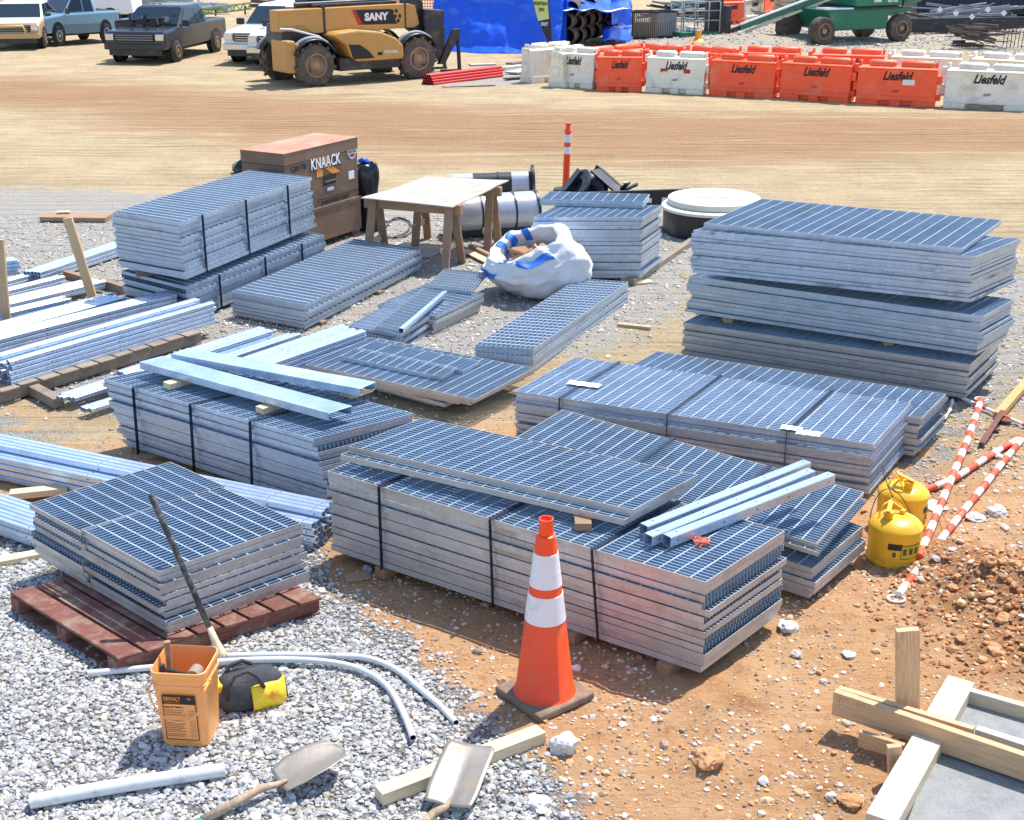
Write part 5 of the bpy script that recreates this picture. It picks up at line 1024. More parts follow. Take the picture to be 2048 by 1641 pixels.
def flange(label, p0, nrm, r0, r1, t=0.04, m=BLKM):
    root = thing('pipe_flange', label, 'pipe flange', p0, group='black flanges behind the tall narrow stack'); n_ = Vector(nrm).normalized(); q = n_.to_track_quat('Z', 'Y').to_matrix().to_4x4(); b = MB(); b.M = q
    b.lathe([(r0, -t / 2), (r1, -t / 2), (r1, t / 2), (r0, t / 2), (r0, -t / 2)], 30); b.build('disc', m, root, smooth=True)
    b = MB(); b.M = q
    for i in range(12): a = 2 * math.pi * i / 12; x, y = (r0 + r1) / 2 * math.cos(a), (r0 + r1) / 2 * math.sin(a); b.lathe([(0.018, t / 2), (0.018, t / 2 + .003), (0, t / 2 + .003)], 8, (x, y))
    b.build('bolt_hole', TXB, root); return root
flange('large black flange leaning left behind the tall narrow stack', P(1152, 378, .22), (-0.75, -0.25, 0.55), 0.17, 0.33)
flange('smaller black flange ring lying in front of the large one', P(1183, 384, .16), (-.1, -.9, 0.35), 0.10, 0.2)
A = P(1170, 372, .2); cyl_thing('black_elbow', 'grey black pipe stub between the two flanges', 'pipe', A, P(1215, 372, .2), .15, BLKM)
b = MB(); A = P(1192, 340, .45); B = P(1252, 392, .12); b.bar(Vector((0, 0, 0)), B - A, 0.30, 0.035); b.bar(Vector((0, .12, .02)), (B - A) + Vector((0, .12, .02)), 0.03, .10); tag(b.build('black_plate', BLKM, loc=A, bevel=0.005), 'black steel plate leaning right behind the tall narrow stack', 'steel plate')
b = MB(); A = P(1122, 388, .10); B = P(1160, 340, .46); b.bar((0, 0, 0), B - A, .26, .03); b.bar((-.1, -.1, 0), (B - A) * .7 + Vector((.1, -.1, -.1)), .05, .05); tag(b.build('black_bracket', BLKM, loc=A, bevel=0.004), 'black angled steel bracket leaning against the large black flange', 'steel bracket')
b = MB(); A = P(1215, 396, .06); b.bar((0, 0, 0), (.45, -.05, .22), .16, .03); b.bar((.1, .1, 0), (.3, -.12, .25), .10, .03); tag(b.build('black_scrap', BLKM, loc=A, bevel=0.004), 'jagged black metal scrap under the leaning black plate', 'scrap')
bm_ = thing('black_beam', 'long black steel beam with small white labels behind the manhole', 'steel beam', P(1130, 400, .0)); A = P(1130, 402, .1) - P(1130, 400, 0); B = P(1420, 392, .1) - P(1130, 400, 0)
b = MB(); b.bar(A, B, .30, .18); b.bar(A + Vector((0, -.14, .12)), B + Vector((0, -.14, .12)), .05, .06); b.build('beam', BLKM, bm_, bevel=0.006)
for t, w in ((.55, .16), (.68, .10), (.75, .10)): c = A.lerp(B, t); b = MB(); b.box(c.x - w / 2, c.x + w / 2, c.y - .165, c.y - .158, c.z - .04, c.z + .03); b.build('white_label', TXW, bm_)
b = MB(); A = P(1240, 392, .05); b.bar((0, 0, 0), P(1310, 425, .05) - A, .06, .05); tag(b.build('grey_channel', GREY, loc=A), 'short grey steel channel in front of the black beam', 'steel channel')
rock('small white stone on the dirt road by the delineator', 1254, 368, 0.06, MC['white_rock'], .3)

# ================================================================ background
def PV(px, py, Y):
    x = (px - 1024) / F_PX; y = -(py - 820.5) / F_PX; dy = c_ + y * s_; t = Y / dy
    return Vector((x * t, Y, CAM_H + (-s_ + y * c_) * t))
# water filled barriers
BC = {}
def barrier_proto(col, L):
    m = ORGB if col == 'o' else WHTB
    r = thing('plastic_barrier', None, 'barrier', group='water filled plastic barriers')
    b = MB(); b.M = Matrix.Rotation(math.pi / 2, 4, 'Z'); hl = L / 2 - 0.05
    b.prism([(-.27, .13), (-.27, .19), (-.22, .25), (-.17, .80), (-.20, .815), (-.20, .835), (-.12, .87), (.12, .87), (.20, .835), (.20, .815), (.17, .80), (.22, .25), (.27, .19), (.27, .13)], -hl, hl)
    b.build('barrier_body', m, r, bevel=0.02)
    b = MB()
    for x0, x1 in ((-hl, -hl * .42), (-hl * .14, hl * .14), (hl * .42, hl)): b.box(x0, x1, -.265, .265, 0, .132)
    b.box(-hl + .02, hl - .02, -.17, .17, .01, .128)
    b.build('foot', m, r, bevel=0.02)
    for x0, x1 in ((-hl * .72, -hl * .06), (hl * .08, hl * .9)):
        b = MB(); b.M = Matrix.Translation((0, 0, .885)); b.tube([(x0, 0, 0), (x0 + .03, 0, .008), (x1 - .03, 0, .008), (x1, 0, 0)], [.085, .115, .115, .085], 16); b.build('top_hump', m, r, smooth=True, bevel=0)
    for s in (-1, 1):
        b = MB(); zz = ((.30, .50), (.72, .90)) if s < 0 else ((.14, .28), (.50, .70))
        for z0, z1 in zz: b = MB(); b.box(s * hl - .02 * s if s > 0 else -hl - .10, hl + .10 if s > 0 else -hl + .02, -.10, .10, z0, z1); b.build('end_lug', m, r, bevel=0.02)
        b = MB(); b.box(min(s * hl * .93, s * hl), max(s * hl * .93, s * hl), -.09, .09, .87, .99); b.build('corner_lug', m, r, bevel=0.02)
    fy = lambda z: -(.22 - (z - .25) / .55 * .05) - .003
    b = MB(); b.box(-hl * .45, -hl * .25, fy(.52) - .02, fy(.52) + .02, .50, .525); b.box(hl * .25, hl * .32, fy(.52) - .012, fy(.52) + .02, .505, .525); b.build('side_rib', m, r)
    b = MB(); b.tube([(hl * .78, fy(.2) + .01, .2), (hl * .78, fy(.2) - .035, .2)], .03, 12); b.build('drain_plug', m, r, smooth=True)
    for t, w, z, sz in (('Liesfeld', L * .36, .66, .27),):
        text(t, sz, TXB, r, face((0, fy(z) - .002, z), (1, 0, 0), (0, .09, 1)), width=w, shear=.35, bold=.009)
    b = MB(); b.M = Matrix.Translation((0, fy(.33) - .001, .33))
    b.bar((-.06, 0, .02), (.08, 0, .025), .004, .012); b.bar((-.08, 0, -.02), (.06, 0, -.015), .004, .012); b.bar((-.07, 0, 0), (.07, 0, .005), .004, .01); b.build('maker_mark', mat('faint_mark', (.16, .10, .09), .7), r)
    return r
def barrier(col, a, b_, z, label, group='water filled plastic barriers'):
    A, B = P(*a, z), P(*b_, z); d = B - A; L = d.length; k = (col,)
    if k not in BC: BC[k] = barrier_proto(col, 1.75); o = BC[k]
    else: o = copy_tree(BC[k])
    c = (A + B) / 2; n = Vector((-d.y, d.x, 0)).normalized()
    o.location = (c.x + n.x * (0.26 if z == 0 else 0), c.y + n.y * (0.26 if z == 0 else 0), height(c.x, c.y) - 0.01); o.rotation_euler = (0, 0, math.atan2(d.y, d.x)); o.scale = (L / 1.75, 1, 1.0)
    tag(o, label, 'barrier', group); return o
FR = [('w', (1062, 168), (1150, 160), 'white barrier at the far left end of the front row, partly hidden'), ('w', (1099, 174), (1187, 180), 'second white barrier from the left in the front row'), ('o', (1190, 182), (1284, 184), 'orange barrier between two white ones in the front row'),
      ('w', (1287, 184), (1409, 190), 'white front row barrier with two red rectangular reflectors'), ('o', (1413, 190), (1549, 198), 'leftmost of the three adjacent orange barriers in the front row'), ('o', (1553, 198), (1699, 208), 'middle one of the three adjacent orange barriers in the front row'),
      ('o', (1705, 208), (1872, 216), 'orange front row barrier with a white sticker'), ('w', (1880, 215), (2062, 224), 'nearest white barrier, stained brown at its foot, at the right edge')]
for col, a, b_, lab in FR:
    o = barrier(col, a, b_, 0, lab)
    if 'far left' in lab: first_b = o
    if 'two red' in lab:
        for s in (-1, 1): b = MB(); b.box(s * .33 - .09, s * .33 + .09, -.212, -.19, .50, .59); b.build('reflector', TXR, o)
    if 'white sticker' in lab: b = MB(); b.box(.13, .38, -.215, -.19, .48, .60); b.build('sticker', TXW, o)
    if 'nearest white' in lab: b = MB(); b.box(-.40, .30, -.274, -.2655, .02, .12); b.build('mud_stain', WOODG, o)
BR = [('w', (1112, 96), (1164, 90)), ('o', (1166, 96), (1286, 84)), ('o', (1292, 86), (1366, 92)), ('o', (1372, 90), (1472, 97)), ('o', (1476, 92), (1606, 96)), ('o', (1622, 96), (1776, 100)), ('w', (1782, 99), (1930, 105)), ('w', (1944, 104), (2110, 112))]
BLb = ['white barrier at the left end of the back row', 'orange back row barrier next to the white one at the left', 'third barrier from the left in the back row, orange', 'fourth barrier from the left in the back row, orange', 'orange back row barrier directly in front of the green lift basket gap', 'orange back row barrier just left of the white ones', 'white back row barrier right of the orange ones', 'white back row barrier at the right edge of the photo']
for (col, a, b_), lab in zip(BR, BLb): barrier(col, a, b_, 0.98, lab)
LATE_STRIP = first_b
for col, x0, y0, x1, y1, lab in (('o', 1446, 52, 1490, 50, 'distant orange barrier seen above the green boom, nearest the basket'), ('w', 1492, 44, 1530, 38, 'distant white barrier standing between two orange ones'), ('o', 1530, 33, 1564, 28, 'distant orange barrier farthest right behind the boom')):
    barrier(col, (x0, y0), (x1, y1), 0, lab, 'distant barriers behind the boom')

for ch in list(LATE_STRIP.children):
    if ch.name.startswith('lettering'): bpy.data.objects.remove(ch)

# ---------------------------------------------------------------- wheels and vehicles
def wheel(par, x, y, r, w, face_y, lugs=0, tm=TYRE, rm=RIM, z=None):
    z = r if z is None else z; M = Matrix.Translation((x, y, z)) @ Matrix.Rotation(math.pi / 2, 4, 'X')
    b = MB(); b.M = M; b.lathe([(r * .55, -w / 2), (r * .9, -w / 2), (r * .985, -w * .4), (r, -w * .2), (r, w * .2), (r * .985, w * .4), (r * .9, w / 2), (r * .55, w / 2)], 32)
    if lugs:
        for i in range(lugs):
            for s in (-1, 1):
                a = 2 * math.pi * (i + (.5 if s > 0 else 0)) / lugs; ca, sa = math.cos(a), math.sin(a); ca2, sa2 = math.cos(a + .14), math.sin(a + .14)
                b.bar((r * 1.0 * ca, r * 1.0 * sa, s * w * .06), (r * 1.0 * ca2, r * 1.0 * sa2, s * w * .5), 0.07 * r / .5, 0.075 * r / .5, up=(ca, sa, 0))
    t = b.build('wheel', tm, par, smooth=True)
    b = MB(); b.M = M; s = -1 if face_y > 0 else 1; f = s * w / 2
    b.lathe([(r * .56, f * 1.0), (r * .56, f * .98 + s * .012), (r * .50, f + s * .015), (r * .44, f * .7), (r * .2, f * .75), (r * .18, f * 1.05), (0, f * 1.08)], 24); b.build('rim', rm, t, smooth=True)
    b = MB(); b.M = M
    for i in range(8): a = 2 * math.pi * i / 8; b.tube([(r * .27 * math.cos(a), r * .27 * math.sin(a), f * .7), (r * .27 * math.cos(a), r * .27 * math.sin(a), f * .84)], r * .03, 6)
    b.build('wheel_bolts', BLKM, t); return t
def pickup(label, paint, loc, rz, sc=1.0, rim=RIMS, lower=None, bed=True, cat='pickup truck', plate=False, hood=None, name='pickup_truck', sx=1.0):
    r = thing(name, label, cat, loc, rz); r.scale = (sc * sx, sc, sc * .86)
    tum = lambda z: 1.0 if z < 1.22 else 1 - (z - 1.22) * 0.28
    body = [(2.86, .48), (2.93, .62), (2.90, 1.0), (2.80, 1.12), (1.35, 1.22), (-1.15, 1.24), (-2.9, 1.24), (-2.92, .58), (-2.85, .46)]
    b = MB(); b.prism(body, -.98, .98); b.build('body', paint, r, bevel=0.10)
    if hood: b = MB(); b.prism([(2.82, 1.10), (2.78, 1.16), (1.35, 1.27), (1.35, 1.2)], -.93, .93); b.build('hood', hood, r, bevel=0.03)
    b = MB(); b.prism([(1.45, 1.2), (.55, 1.83), (.35, 1.88), (-.95, 1.88), (-1.12, 1.80), (-1.25, 1.2)], -.93, .93, tum); b.build('cab', hood or paint, r, bevel=0.09)
    b = MB(); b.M = Matrix.Identity(4)
    for s in (-1, 1):
        for x0, x1, x2, x3 in ((1.2, .52, -.15, -.15), (-.22, -.22, -.9, -.98)):
            z0, z1 = 1.26, 1.76; y0 = s * (.93 * tum(z0) + .006); y1 = s * (.93 * tum(z1) + .006)
            v = [(x0, y0, z0), (x1, y1, z1), (x2, y1, z1), (x3, y0, z0)]; v = v if s > 0 else v[::-1]; v += [(a, c2 - s * .02, e) for a, c2, e in v]; b = MB(); b.add(v, [(0, 1, 2, 3), (7, 6, 5, 4), (0, 4, 5, 1), (1, 5, 6, 2), (2, 6, 7, 3), (3, 7, 4, 0)]); b.build('side_window', GLS, r)
    def sl(x): return 1.83 - (x - .55) / .9 * .63
    b = MB(); x0, x1 = 1.38, .62; b.add([(x0 + .02, -.84, sl(x0) + .02), (x0 + .02, .84, sl(x0) + .02), (x1 + .02, .74, sl(x1) + .02), (x1 + .02, -.74, sl(x1) + .02)] + [(x0 - .02, -.84, sl(x0) - .02), (x0 - .02, .84, sl(x0) - .02), (x1 - .02, .74, sl(x1) - .02), (x1 - .02, -.74, sl(x1) - .02)], [(0, 1, 2, 3), (7, 6, 5, 4), (0, 4, 5, 1), (1, 5, 6, 2), (2, 6, 7, 3), (3, 7, 4, 0)]); b.build('windshield', GLS, r)
    if bed: b = MB(); b.box(-2.8, -1.35, -.82, .82, 1.241, 1.246); b.build('bed_shade_sheet', TXB, r)  # black sheet on a closed body paints the shade of an open bed
    if lower: b = MB(); b.box(-2.0, 1.9, -.99, .99, .44, .80); b.build('lower_side', lower, r, bevel=.02)
    b = MB(); b.box(2.915, 2.95, -.66, .66, .78, 1.06); b.build('grille', TXB, r, bevel=.02)
    for z in (.84, .92, 1.0): b = MB(); b.box(2.951, 2.962, -.6, .6, z - .012, z + .012); b.build('grille_bar', CHR if plate else GREY, r)
    for s in (-1, 1):
        b = MB(); b.box(2.86, 2.945, min(s * .68, s * .95), max(s * .68, s * .95), .82, 1.04); b.build('headlight', CHR, r, bevel=.02)
        b = MB(); b.box(1.15, 1.3, min(s * .97, s * 1.2), max(s * .97, s * 1.2), 1.2, 1.42); b.build('wing_mirror', BLK, r, bevel=.03)
    b = MB(); b.box(2.90, 3.03, -.98, .98, .50, .72); b.build('bumper', CHR if plate else (lower or paint), r, bevel=.03); b = MB(); b.box(2.86, 2.96, -.85, .85, .30, .50); b.build('air_dam', BLK, r)
    if plate: b = MB(); b.box(3.031, 3.04, -.40, -.08, .54, .70); b.build('number_plate', TXW, r)
    b = MB(); b.box(-2.7, 2.7, -.80, .80, .36, .50); b.build('chassis', TXB, r)
    for x in (1.95, -1.75):
        for s in (-1, 1):
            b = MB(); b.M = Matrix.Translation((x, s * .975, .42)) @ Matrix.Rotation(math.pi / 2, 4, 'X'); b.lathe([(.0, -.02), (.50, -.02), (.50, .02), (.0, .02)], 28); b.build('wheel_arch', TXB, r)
            wheel(r, x, s * .89, .39, .27, s, 0, mat('car_tyre', (.03, .03, .032), .8), rim)
    return r
# telehandler
A, B = P(628, 173), P(832, 157); d = B - A; ya = math.atan2(d.y, d.x); WB = d.length; n_ = Vector((-d.y, d.x, 0)).normalized()
th = thing('telehandler', 'ochre telescopic handler with big lugged tyres and a black fork carriage', 'telehandler', tuple((A + B) / 2 + n_ * .95), ya)
hw_ = WB / 2; r_w = .53
for x in (-hw_, hw_):
    for s in (-1, 1): wheel(th, x, s * .95, r_w, .40, s, 13)
    for s in (-1, 1):
        b = MB(); b.tube([(x + .68 * math.cos(t), s * .95, .55 + .64 * math.sin(t)) for t in [R(25) + R(130) * k / 10 for k in range(11)]], .05, 8); b.M = Matrix.Identity(4); o = b.build('mudguard', GREY, th, smooth='all')
        b = MB(); vs = []
        for k in range(11):
            t = R(25) + R(130) * k / 10
            for y in (-.22, .22): vs.append((x + .64 * math.cos(t), s * .95 + y, .55 + .62 * math.sin(t)))
        b.add(vs, [(2 * k, 2 * k + 1, 2 * k + 3, 2 * k + 2) for k in range(10)]); o = b.build('mudguard', BLK, th, smooth='all'); q = o.modifiers.new('s', 'SOLIDIFY'); q.thickness = .02
b = MB(); b.box(-hw_ - .2, hw_ + .3, -.42, .42, .40, .80); b.box(-hw_ - .15, hw_ + .15, -.7, .7, .46, .60); b.build('chassis', BLKM, th, bevel=.02)
b = MB(); b.box(-.85, .95, -1.12, -.55, .34, .66); b.build('side_tank', BLKM, th, bevel=.03)
hp = [(-1.02, 1.22), (-.9, 1.30), (-.3, 1.34), (.35, 1.27), (.80, 1.1), (1.0, .92), (1.02, .64), (.98, .56), (-.38, .56), (-.55, .68), (-.70, 1.0), (-.85, 1.1)]
b = MB(); b.prism(hp, -1.22, -.45); b.build('engine_hood', CAT, th, bevel=.05)
b = MB(); b.prism([(-.5, .63), (-.62, 1.0), (-.30, .98), (-.05, .82), (.12, .63)], -1.235, -1.222); b.build('hood_grille', TXB, th)
text('STH1256A', .1, TXW, th, face((.62, -1.226, .76), (1, 0, 0), (0, 0, 1)), width=.42, bold=.003)
b = MB(); b.box(.22, .36, -1.228, -1.221, .69, .77); b.build('fuel_flap', TXB, th)
b = MB(); b.box(-2.28, -2.02, -1.05, -.15, .36, 1.15); b.box(-2.02, -1.9, -1.03, -.2, .42, 1.08); b.build('counterweight', CAT, th, bevel=.05)
b = MB(); b.prism([(-2.2, 1.1), (-2.15, 1.5), (-1.5, 1.5), (-1.15, 1.2), (-.95, .8), (-1.3, .7), (-1.9, .8)], -.62, .3); b.build('boom_mount', BLKM, th, bevel=.02)
b = MB(); b.tube([(-2.25, -.66, 1.42), (-1.95, -.70, 1.4), (-1.25, -.8, 1.2), (-1.0, -.9, 1.0)], .03, 8); b.build('hose', PVC, th, smooth=True)
by0, by1 = -.62, -.18
b = MB(); b.prism([(-2.28, 1.34), (-2.28, 1.86), (1.55, 1.90), (1.75, 1.84), (1.88, 1.36), (1.70, 1.28), (-1.2, 1.27)], by0, by1); b.build('boom', CAT, th, bevel=.015)
b = MB(); b.box(-1.0, -.94, by0 - .012, by1 + .01, 1.24, 1.91); b.box(1.42, 1.46, by0 - .012, by1 + .01, 1.27, 1.915); b.build('boom_band', BLKM, th)
b = MB(); b.prism([(.02, 1.42), (-.16, 1.80), (1.02, 1.78), (1.18, 1.40)], by0 - .006, by0); b.build('logo_plate', TXB, th)
b = MB(); b.prism([(.02, 1.42), (-.16, 1.80), (-.06, 1.80), (.14, 1.42)], by0 - .012, by0 - .006); b.build('red_logo_bar', TXR, th)
b = MB()
for k, (x, z) in enumerate(((1.05, 1.72), (1.13, 1.60), (1.22, 1.48), (1.17, 1.73), (1.27, 1.60))): b.box(x - .04, x + .04, by0 - .006, by0 - .001, z - .05, z + .04)
b.build('logo_square', TXB, th)
text('SANY', .25, TXW, th, face((.55, by0 - .012, 1.60), (1, 0, 0), (0, 0, 1)), width=.72, bold=.014)
b = MB(); b.tube([(-1.6, -.25, 1.95), (1.2, -.25, 1.98)], .07, 10); b.tube([(-1.2, -.4, 1.93), (1.3, -.4, 1.94)], .04, 8); b.build('top_ram', BLKM, th, smooth=True)
b = MB(); b.prism([(1.5, 1.35), (1.5, 1.98), (1.75, 2.1), (2.05, 1.95), (2.1, 1.3), (1.9, 1.05)], -.55, -.2); b.build('boom_head', BLKM, th, bevel=.03)
b = MB(); b.prism([(1.95, 1.75), (2.6, 1.7), (2.55, .45), (2.2, .32), (1.98, .8)], -.75, -.05); b.build('fork_carriage', BLKM, th, bevel=.03)
for y in (-.75, .0):
    b = MB(); b.prism([(2.35, .3), (2.55, .3), (3.05, 1.05), (3.05, 1.2), (2.85, 1.2)], y - .06, y + .06); b.build('carriage_arm', BLKM, th, bevel=.01)
    b = MB(); b.bar((3.0, y, 1.2), (3.05, y, .10), .10, .06); b.bar((2.45, y, .12), (3.1, y, .10), .10, .06); b.build('fork', BLKM, th)
b = MB(); b.prism([(-.95, .7), (-.95, 2.0), (-.7, 2.2), (.3, 2.2), (.55, 1.4), (.6, .7)], .25, 1.05); b.build('cab', BLKM, th, bevel=.03)
b = MB(); b.prism([(-.85, 1.35), (-.82, 2.0), (-.65, 2.12), (.2, 2.12), (.42, 1.45)], .235, .249); b.build('cab_window', GLS, th)
b = MB(); b.box(-1.0, .5, .2, 1.1, 2.2, 2.26); b.build('cab_roof', CAT, th, bevel=.02)
# parked vehicles
def at_wheels(f, r):
    A, B = P(*f), P(*r); d = A - B; return A, B, math.atan2(d.y, d.x), d.length
A, B, yw, L_ = at_wheels((120, 92), (216, 86)); sc_ = .98; o = pickup('light blue pickup truck with silver wheels parked at the left', LBL, (0, 0, 0), yw, sc_, RIMS, mat('grey_blue_paint', (.16, .23, .28), .35, .2, .05), plate=False, sx=min(1, max(.45, L_ / 3.7)))
dd = Vector((math.cos(yw), math.sin(yw), 0)); nn_ = Vector((-dd.y, dd.x, 0)); c = (A + B) / 2 - nn_ * .89 * sc_ ; o.location = (c.x, c.y, 0)
A, B, yw, L_ = at_wheels((352, 124), (432, 104)); o = pickup('dark pickup truck with a tool laden rack, parked nose to the camera', DRK, (0, 0, 0), yw, .95, RIM, None, sx=min(1, max(.5, L_ / 3.6)))
dd = Vector((math.cos(yw), math.sin(yw), 0)); nn_ = Vector((-dd.y, dd.x, 0)); c = (A + B) / 2 - nn_ * .85; o.location = (c.x, c.y, 0); DK = o
p = P(512, 131); o = pickup('white pickup truck with a dark grille and number plate, nose towards camera', WHT, (p.x + .55, p.y + 2.8, 0), R(-101), .98, RIMS, None, plate=True); 
p = P(572, 141); o = pickup('second white pickup truck half hidden behind the telescopic handler', WHT, (p.x + .5, p.y + 3.0, 0), R(-103), 1.0, RIMS, None, plate=True)
p = P(2, 100); o = pickup('tan and white utility vehicle cut off by the left edge', mat('tan_paint', (.52, .33, .17), .4, 0, .1, coat=.4), (p.x + .1, p.y + 2.2, 0), R(-80), .86, RIM, None, hood=WHT)
b = MB(); b.tube([(2.97, y, z) for y, z in ((-.55, .62), (-.6, .8), (-.55, 1.0), (.4, 1.02), (.5, .8), (.4, .6), (-.5, .6))], .05, 8); b.build('grille_frame', mat('amber_frame', (.75, .42, .09), .4), o, smooth='all')
# white van behind the blue truck
Y = 54; a = PV(50, 60, Y); 
vn = thing('white_van', 'tall white van with two dark arched windows behind the blue truck', 'van', (PV(126, 60, Y).x, Y, 0), R(4))
b = MB(); b.prism([(-1.75, .5), (-1.75, 2.55), (-1.5, 2.7), (1.1, 2.7), (1.9, 1.95), (2.9, 1.65), (3.0, .5)], -1.0, 1.0); b.build('van_body', WHT, vn, bevel=.08)
for x0, x1 in ((-1.35, -.55), (.9, 1.6)):
    b = MB(); b.prism([(x0, 1.45), (x0, 2.0), (x0 + .2, 2.2), (x1 - .3, 2.15), (x1, 1.75), (x1, 1.45)], -1.012, -1.0); b.build('side_window', GLS, vn)
b = MB(); b.box(.18, .2, -1.008, -1.0, .7, 2.5); b.box(-.1, .08, -1.02, -1.0, 2.2, 2.26); b.box(1.65, 1.78, -1.03, -1.0, 1.9, 2.2); b.build('door_trim', TXB, vn)
b = MB(); b.prism([(1.95, 1.98), (1.25, 2.6), (1.28, 2.63), (1.98, 2.0)], -.9, .9); b.build('windshield', GLS, vn)
for x in (-1.0, 2.1):
    for s in (-1, 1): wheel(vn, x, s * .9, .38, .25, s, 0, MC['car_tyre'], RIMS)
# rack, ladder and tools on the dark truck
Yk = 42.3
lad = thing('ladder_rack', 'yellow green lattice ladder lying on posts above the dark truck', 'ladder', PV(320, 34, Yk))
A, B = PV(318, 36, Yk), PV(500, 14, Yk + 1.6); b = MB()
for dz in (-.09, .09): b.bar((0, 0, dz), (B - A) + Vector((0, 0, dz)), .06, .05)
b.build('rail', LADR, lad)
b = MB()
for k in range(24): t = k / 24; q = (B - A) * t; q2 = (B - A) * (t + 1 / 24); b.bar(q + Vector((0, 0, -.09 if k % 2 else .09)), q2 + Vector((0, 0, .09 if k % 2 else -.09)), .03, .03)
b.build('lattice', LADR, lad)
b = MB()
for t in (.05, .35, .6, .93): q = (B - A) * t; b.bar(q, (q.x, q.y, -A.z + 1.1), .05, .05)
b.build('rack_post', BLKM, lad)
for k in range(7):
    px = 300 + k * 11; A = PV(px, 38 - (k < 3) * 4, Yk + .3); b = MB(); b.bar((0, 0, 0), (0, 0, .42), .10, .10); b.bar((0, -.07, .28), (0, -.07, .40), .06, .04); tag(b.build('level_case', GREY if k % 2 else GRAIL, loc=A), 'grey upright case in the row standing on the dark truck', 'case', 'grey cases standing on the dark truck')
for k in range(9):
    A = PV(262 + k * 9, 56 + 5 * math.sin(k * 2), 40.9 + .2 * (k % 3)); b = MB(); b.bar((0, 0, 0), (.25 * math.sin(k), .1, .3 + .1 * math.cos(k * 1.7)), .08, .12); b.bar((0.05, 0, .1), (.4, .05, .12 + .1 * math.sin(k)), .05, .05); tag(b.build('tool_clutter', (BLKM, GREY, PIPEB)[k % 3], loc=A), 'dark tool piled on the front of the dark truck', 'tool', 'tools piled on the dark truck')
A = PV(285, 58, 42.0); heap('blue_sheet', 'crumpled blue sheet among the tools on the dark truck', 'sheet', (A.x, A.y, A.z + .15), [(0, .5, .3, 0, 0), (.15, .4, .25, 0, 0), (.35, .25, .18, 0, 0), (.42, .05, .05, 0, 0)], TARP, 0, .12)
b = MB(); A = PV(236, 92, Yk - 1.0); b.prism([(0, 0), (.0, .75), (1.5, .85), (1.55, .1), (1.2, -.35), (.5, -.35)], -.2, .7); tag(b.build('truck_tool_bed', DRK, loc=A, bevel=.06), 'dark dented equipment bed at the nose of the dark truck', 'equipment')
# blue tarpaulin over pipes
A, B = P(856, 101), P(1118, 107); d = B - A; n_ = Vector((-d.y, d.x, 0)).normalized(); d2 = d.normalized(); Lt = d.length; Ht = 2.6
tp = thing('tarp_pile', 'bright blue tarpaulin draped over a tall pile beside the stacked pipes', 'tarpaulin', A, 0)
b = MB(); nu, nv = 130, 90; vs = []
for i in range(nu + 1):
    for j in range(nv + 1):
        s = i / nu * Lt; t = j / nv * 5.2
        if t < 2.5: off, z = 0.45 * t, t * .97
        else: off, z = 1.12 + (t - 2.5), 2.43 + .12 * math.sin((t - 2.5) * 1.0)
        if t < .3: off -= (.3 - t) * 1.2; z = t * .6
        q = Vector((s * .7, t * .9, .3)); w = .16 * noise.noise(q) + .09 * abs(noise.noise(q * 2.3)) + .035 * noise.noise(q * 6)
        vd = noise.voronoi(Vector((s * .55, t * .8, .7)))[0]; w -= .22 * max(0, .35 - (vd[1] - vd[0])) ; vd = noise.voronoi(Vector((s * 1.5, t * 1.9, .2)))[0]; w -= .09 * max(0, .3 - (vd[1] - vd[0]))
        w += .06 * abs(math.sin(s * 1.4 + 1.1 * t + 2 * noise.noise(q * .6)))
        v = d2 * s + n_ * (off + w); vs.append((v.x, v.y, max(.01, z + .05 * noise.noise(q * 3))))
b.add(vs, [(i * (nv + 1) + j, (i + 1) * (nv + 1) + j, (i + 1) * (nv + 1) + j + 1, i * (nv + 1) + j + 1) for i in range(nu) for j in range(nv)])
b.build('tarp_sheet', TARP, tp, smooth='all')
b = MB(); e = d2 * (Lt - .05); b.add([tuple(v) for v in (Vector((0, 0, .0)) + n_ * 1.3, e + n_ * 1.3, e + n_ * 2.9, n_ * 2.9)] + [tuple(v + Vector((0, 0, 2.4))) for v in (n_ * 1.5, e + n_ * 1.5, e + n_ * 2.9, n_ * 2.9)], [(0, 3, 2, 1), (4, 5, 6, 7), (0, 1, 5, 4), (1, 2, 6, 5), (2, 3, 7, 6), (3, 0, 4, 7)]); b.build('covered_load', TARP, tp)
PC = [(1129, 43), (1142, 19), (1161, 20), (1150, 46), (1168, 39), (1184, 35), (1199, 28), (1213, 27), (1134, 73), (1152, 72), (1168, 66), (1186, 62), (1203, 55), (1178, 12), (1196, 8), (1218, 50)]
for k, (px, py) in enumerate(PC):
    Yp = 44.3 + (px - 1125) * .028 + (0 if py > 60 else .08); c = PV(px, py, Yp); b = MB(); b.rimdark = True; b.tube([(0, 0, 0), (.9, 3.2, 0)], .255, 26, rin=.235)
    tag(b.build('large_pipe', [PIPEB, TXB], loc=c, smooth=True), 'large rusty brown pipe in the pile beside the blue tarpaulin', 'pipe', 'large pipes stacked beside the blue tarpaulin')
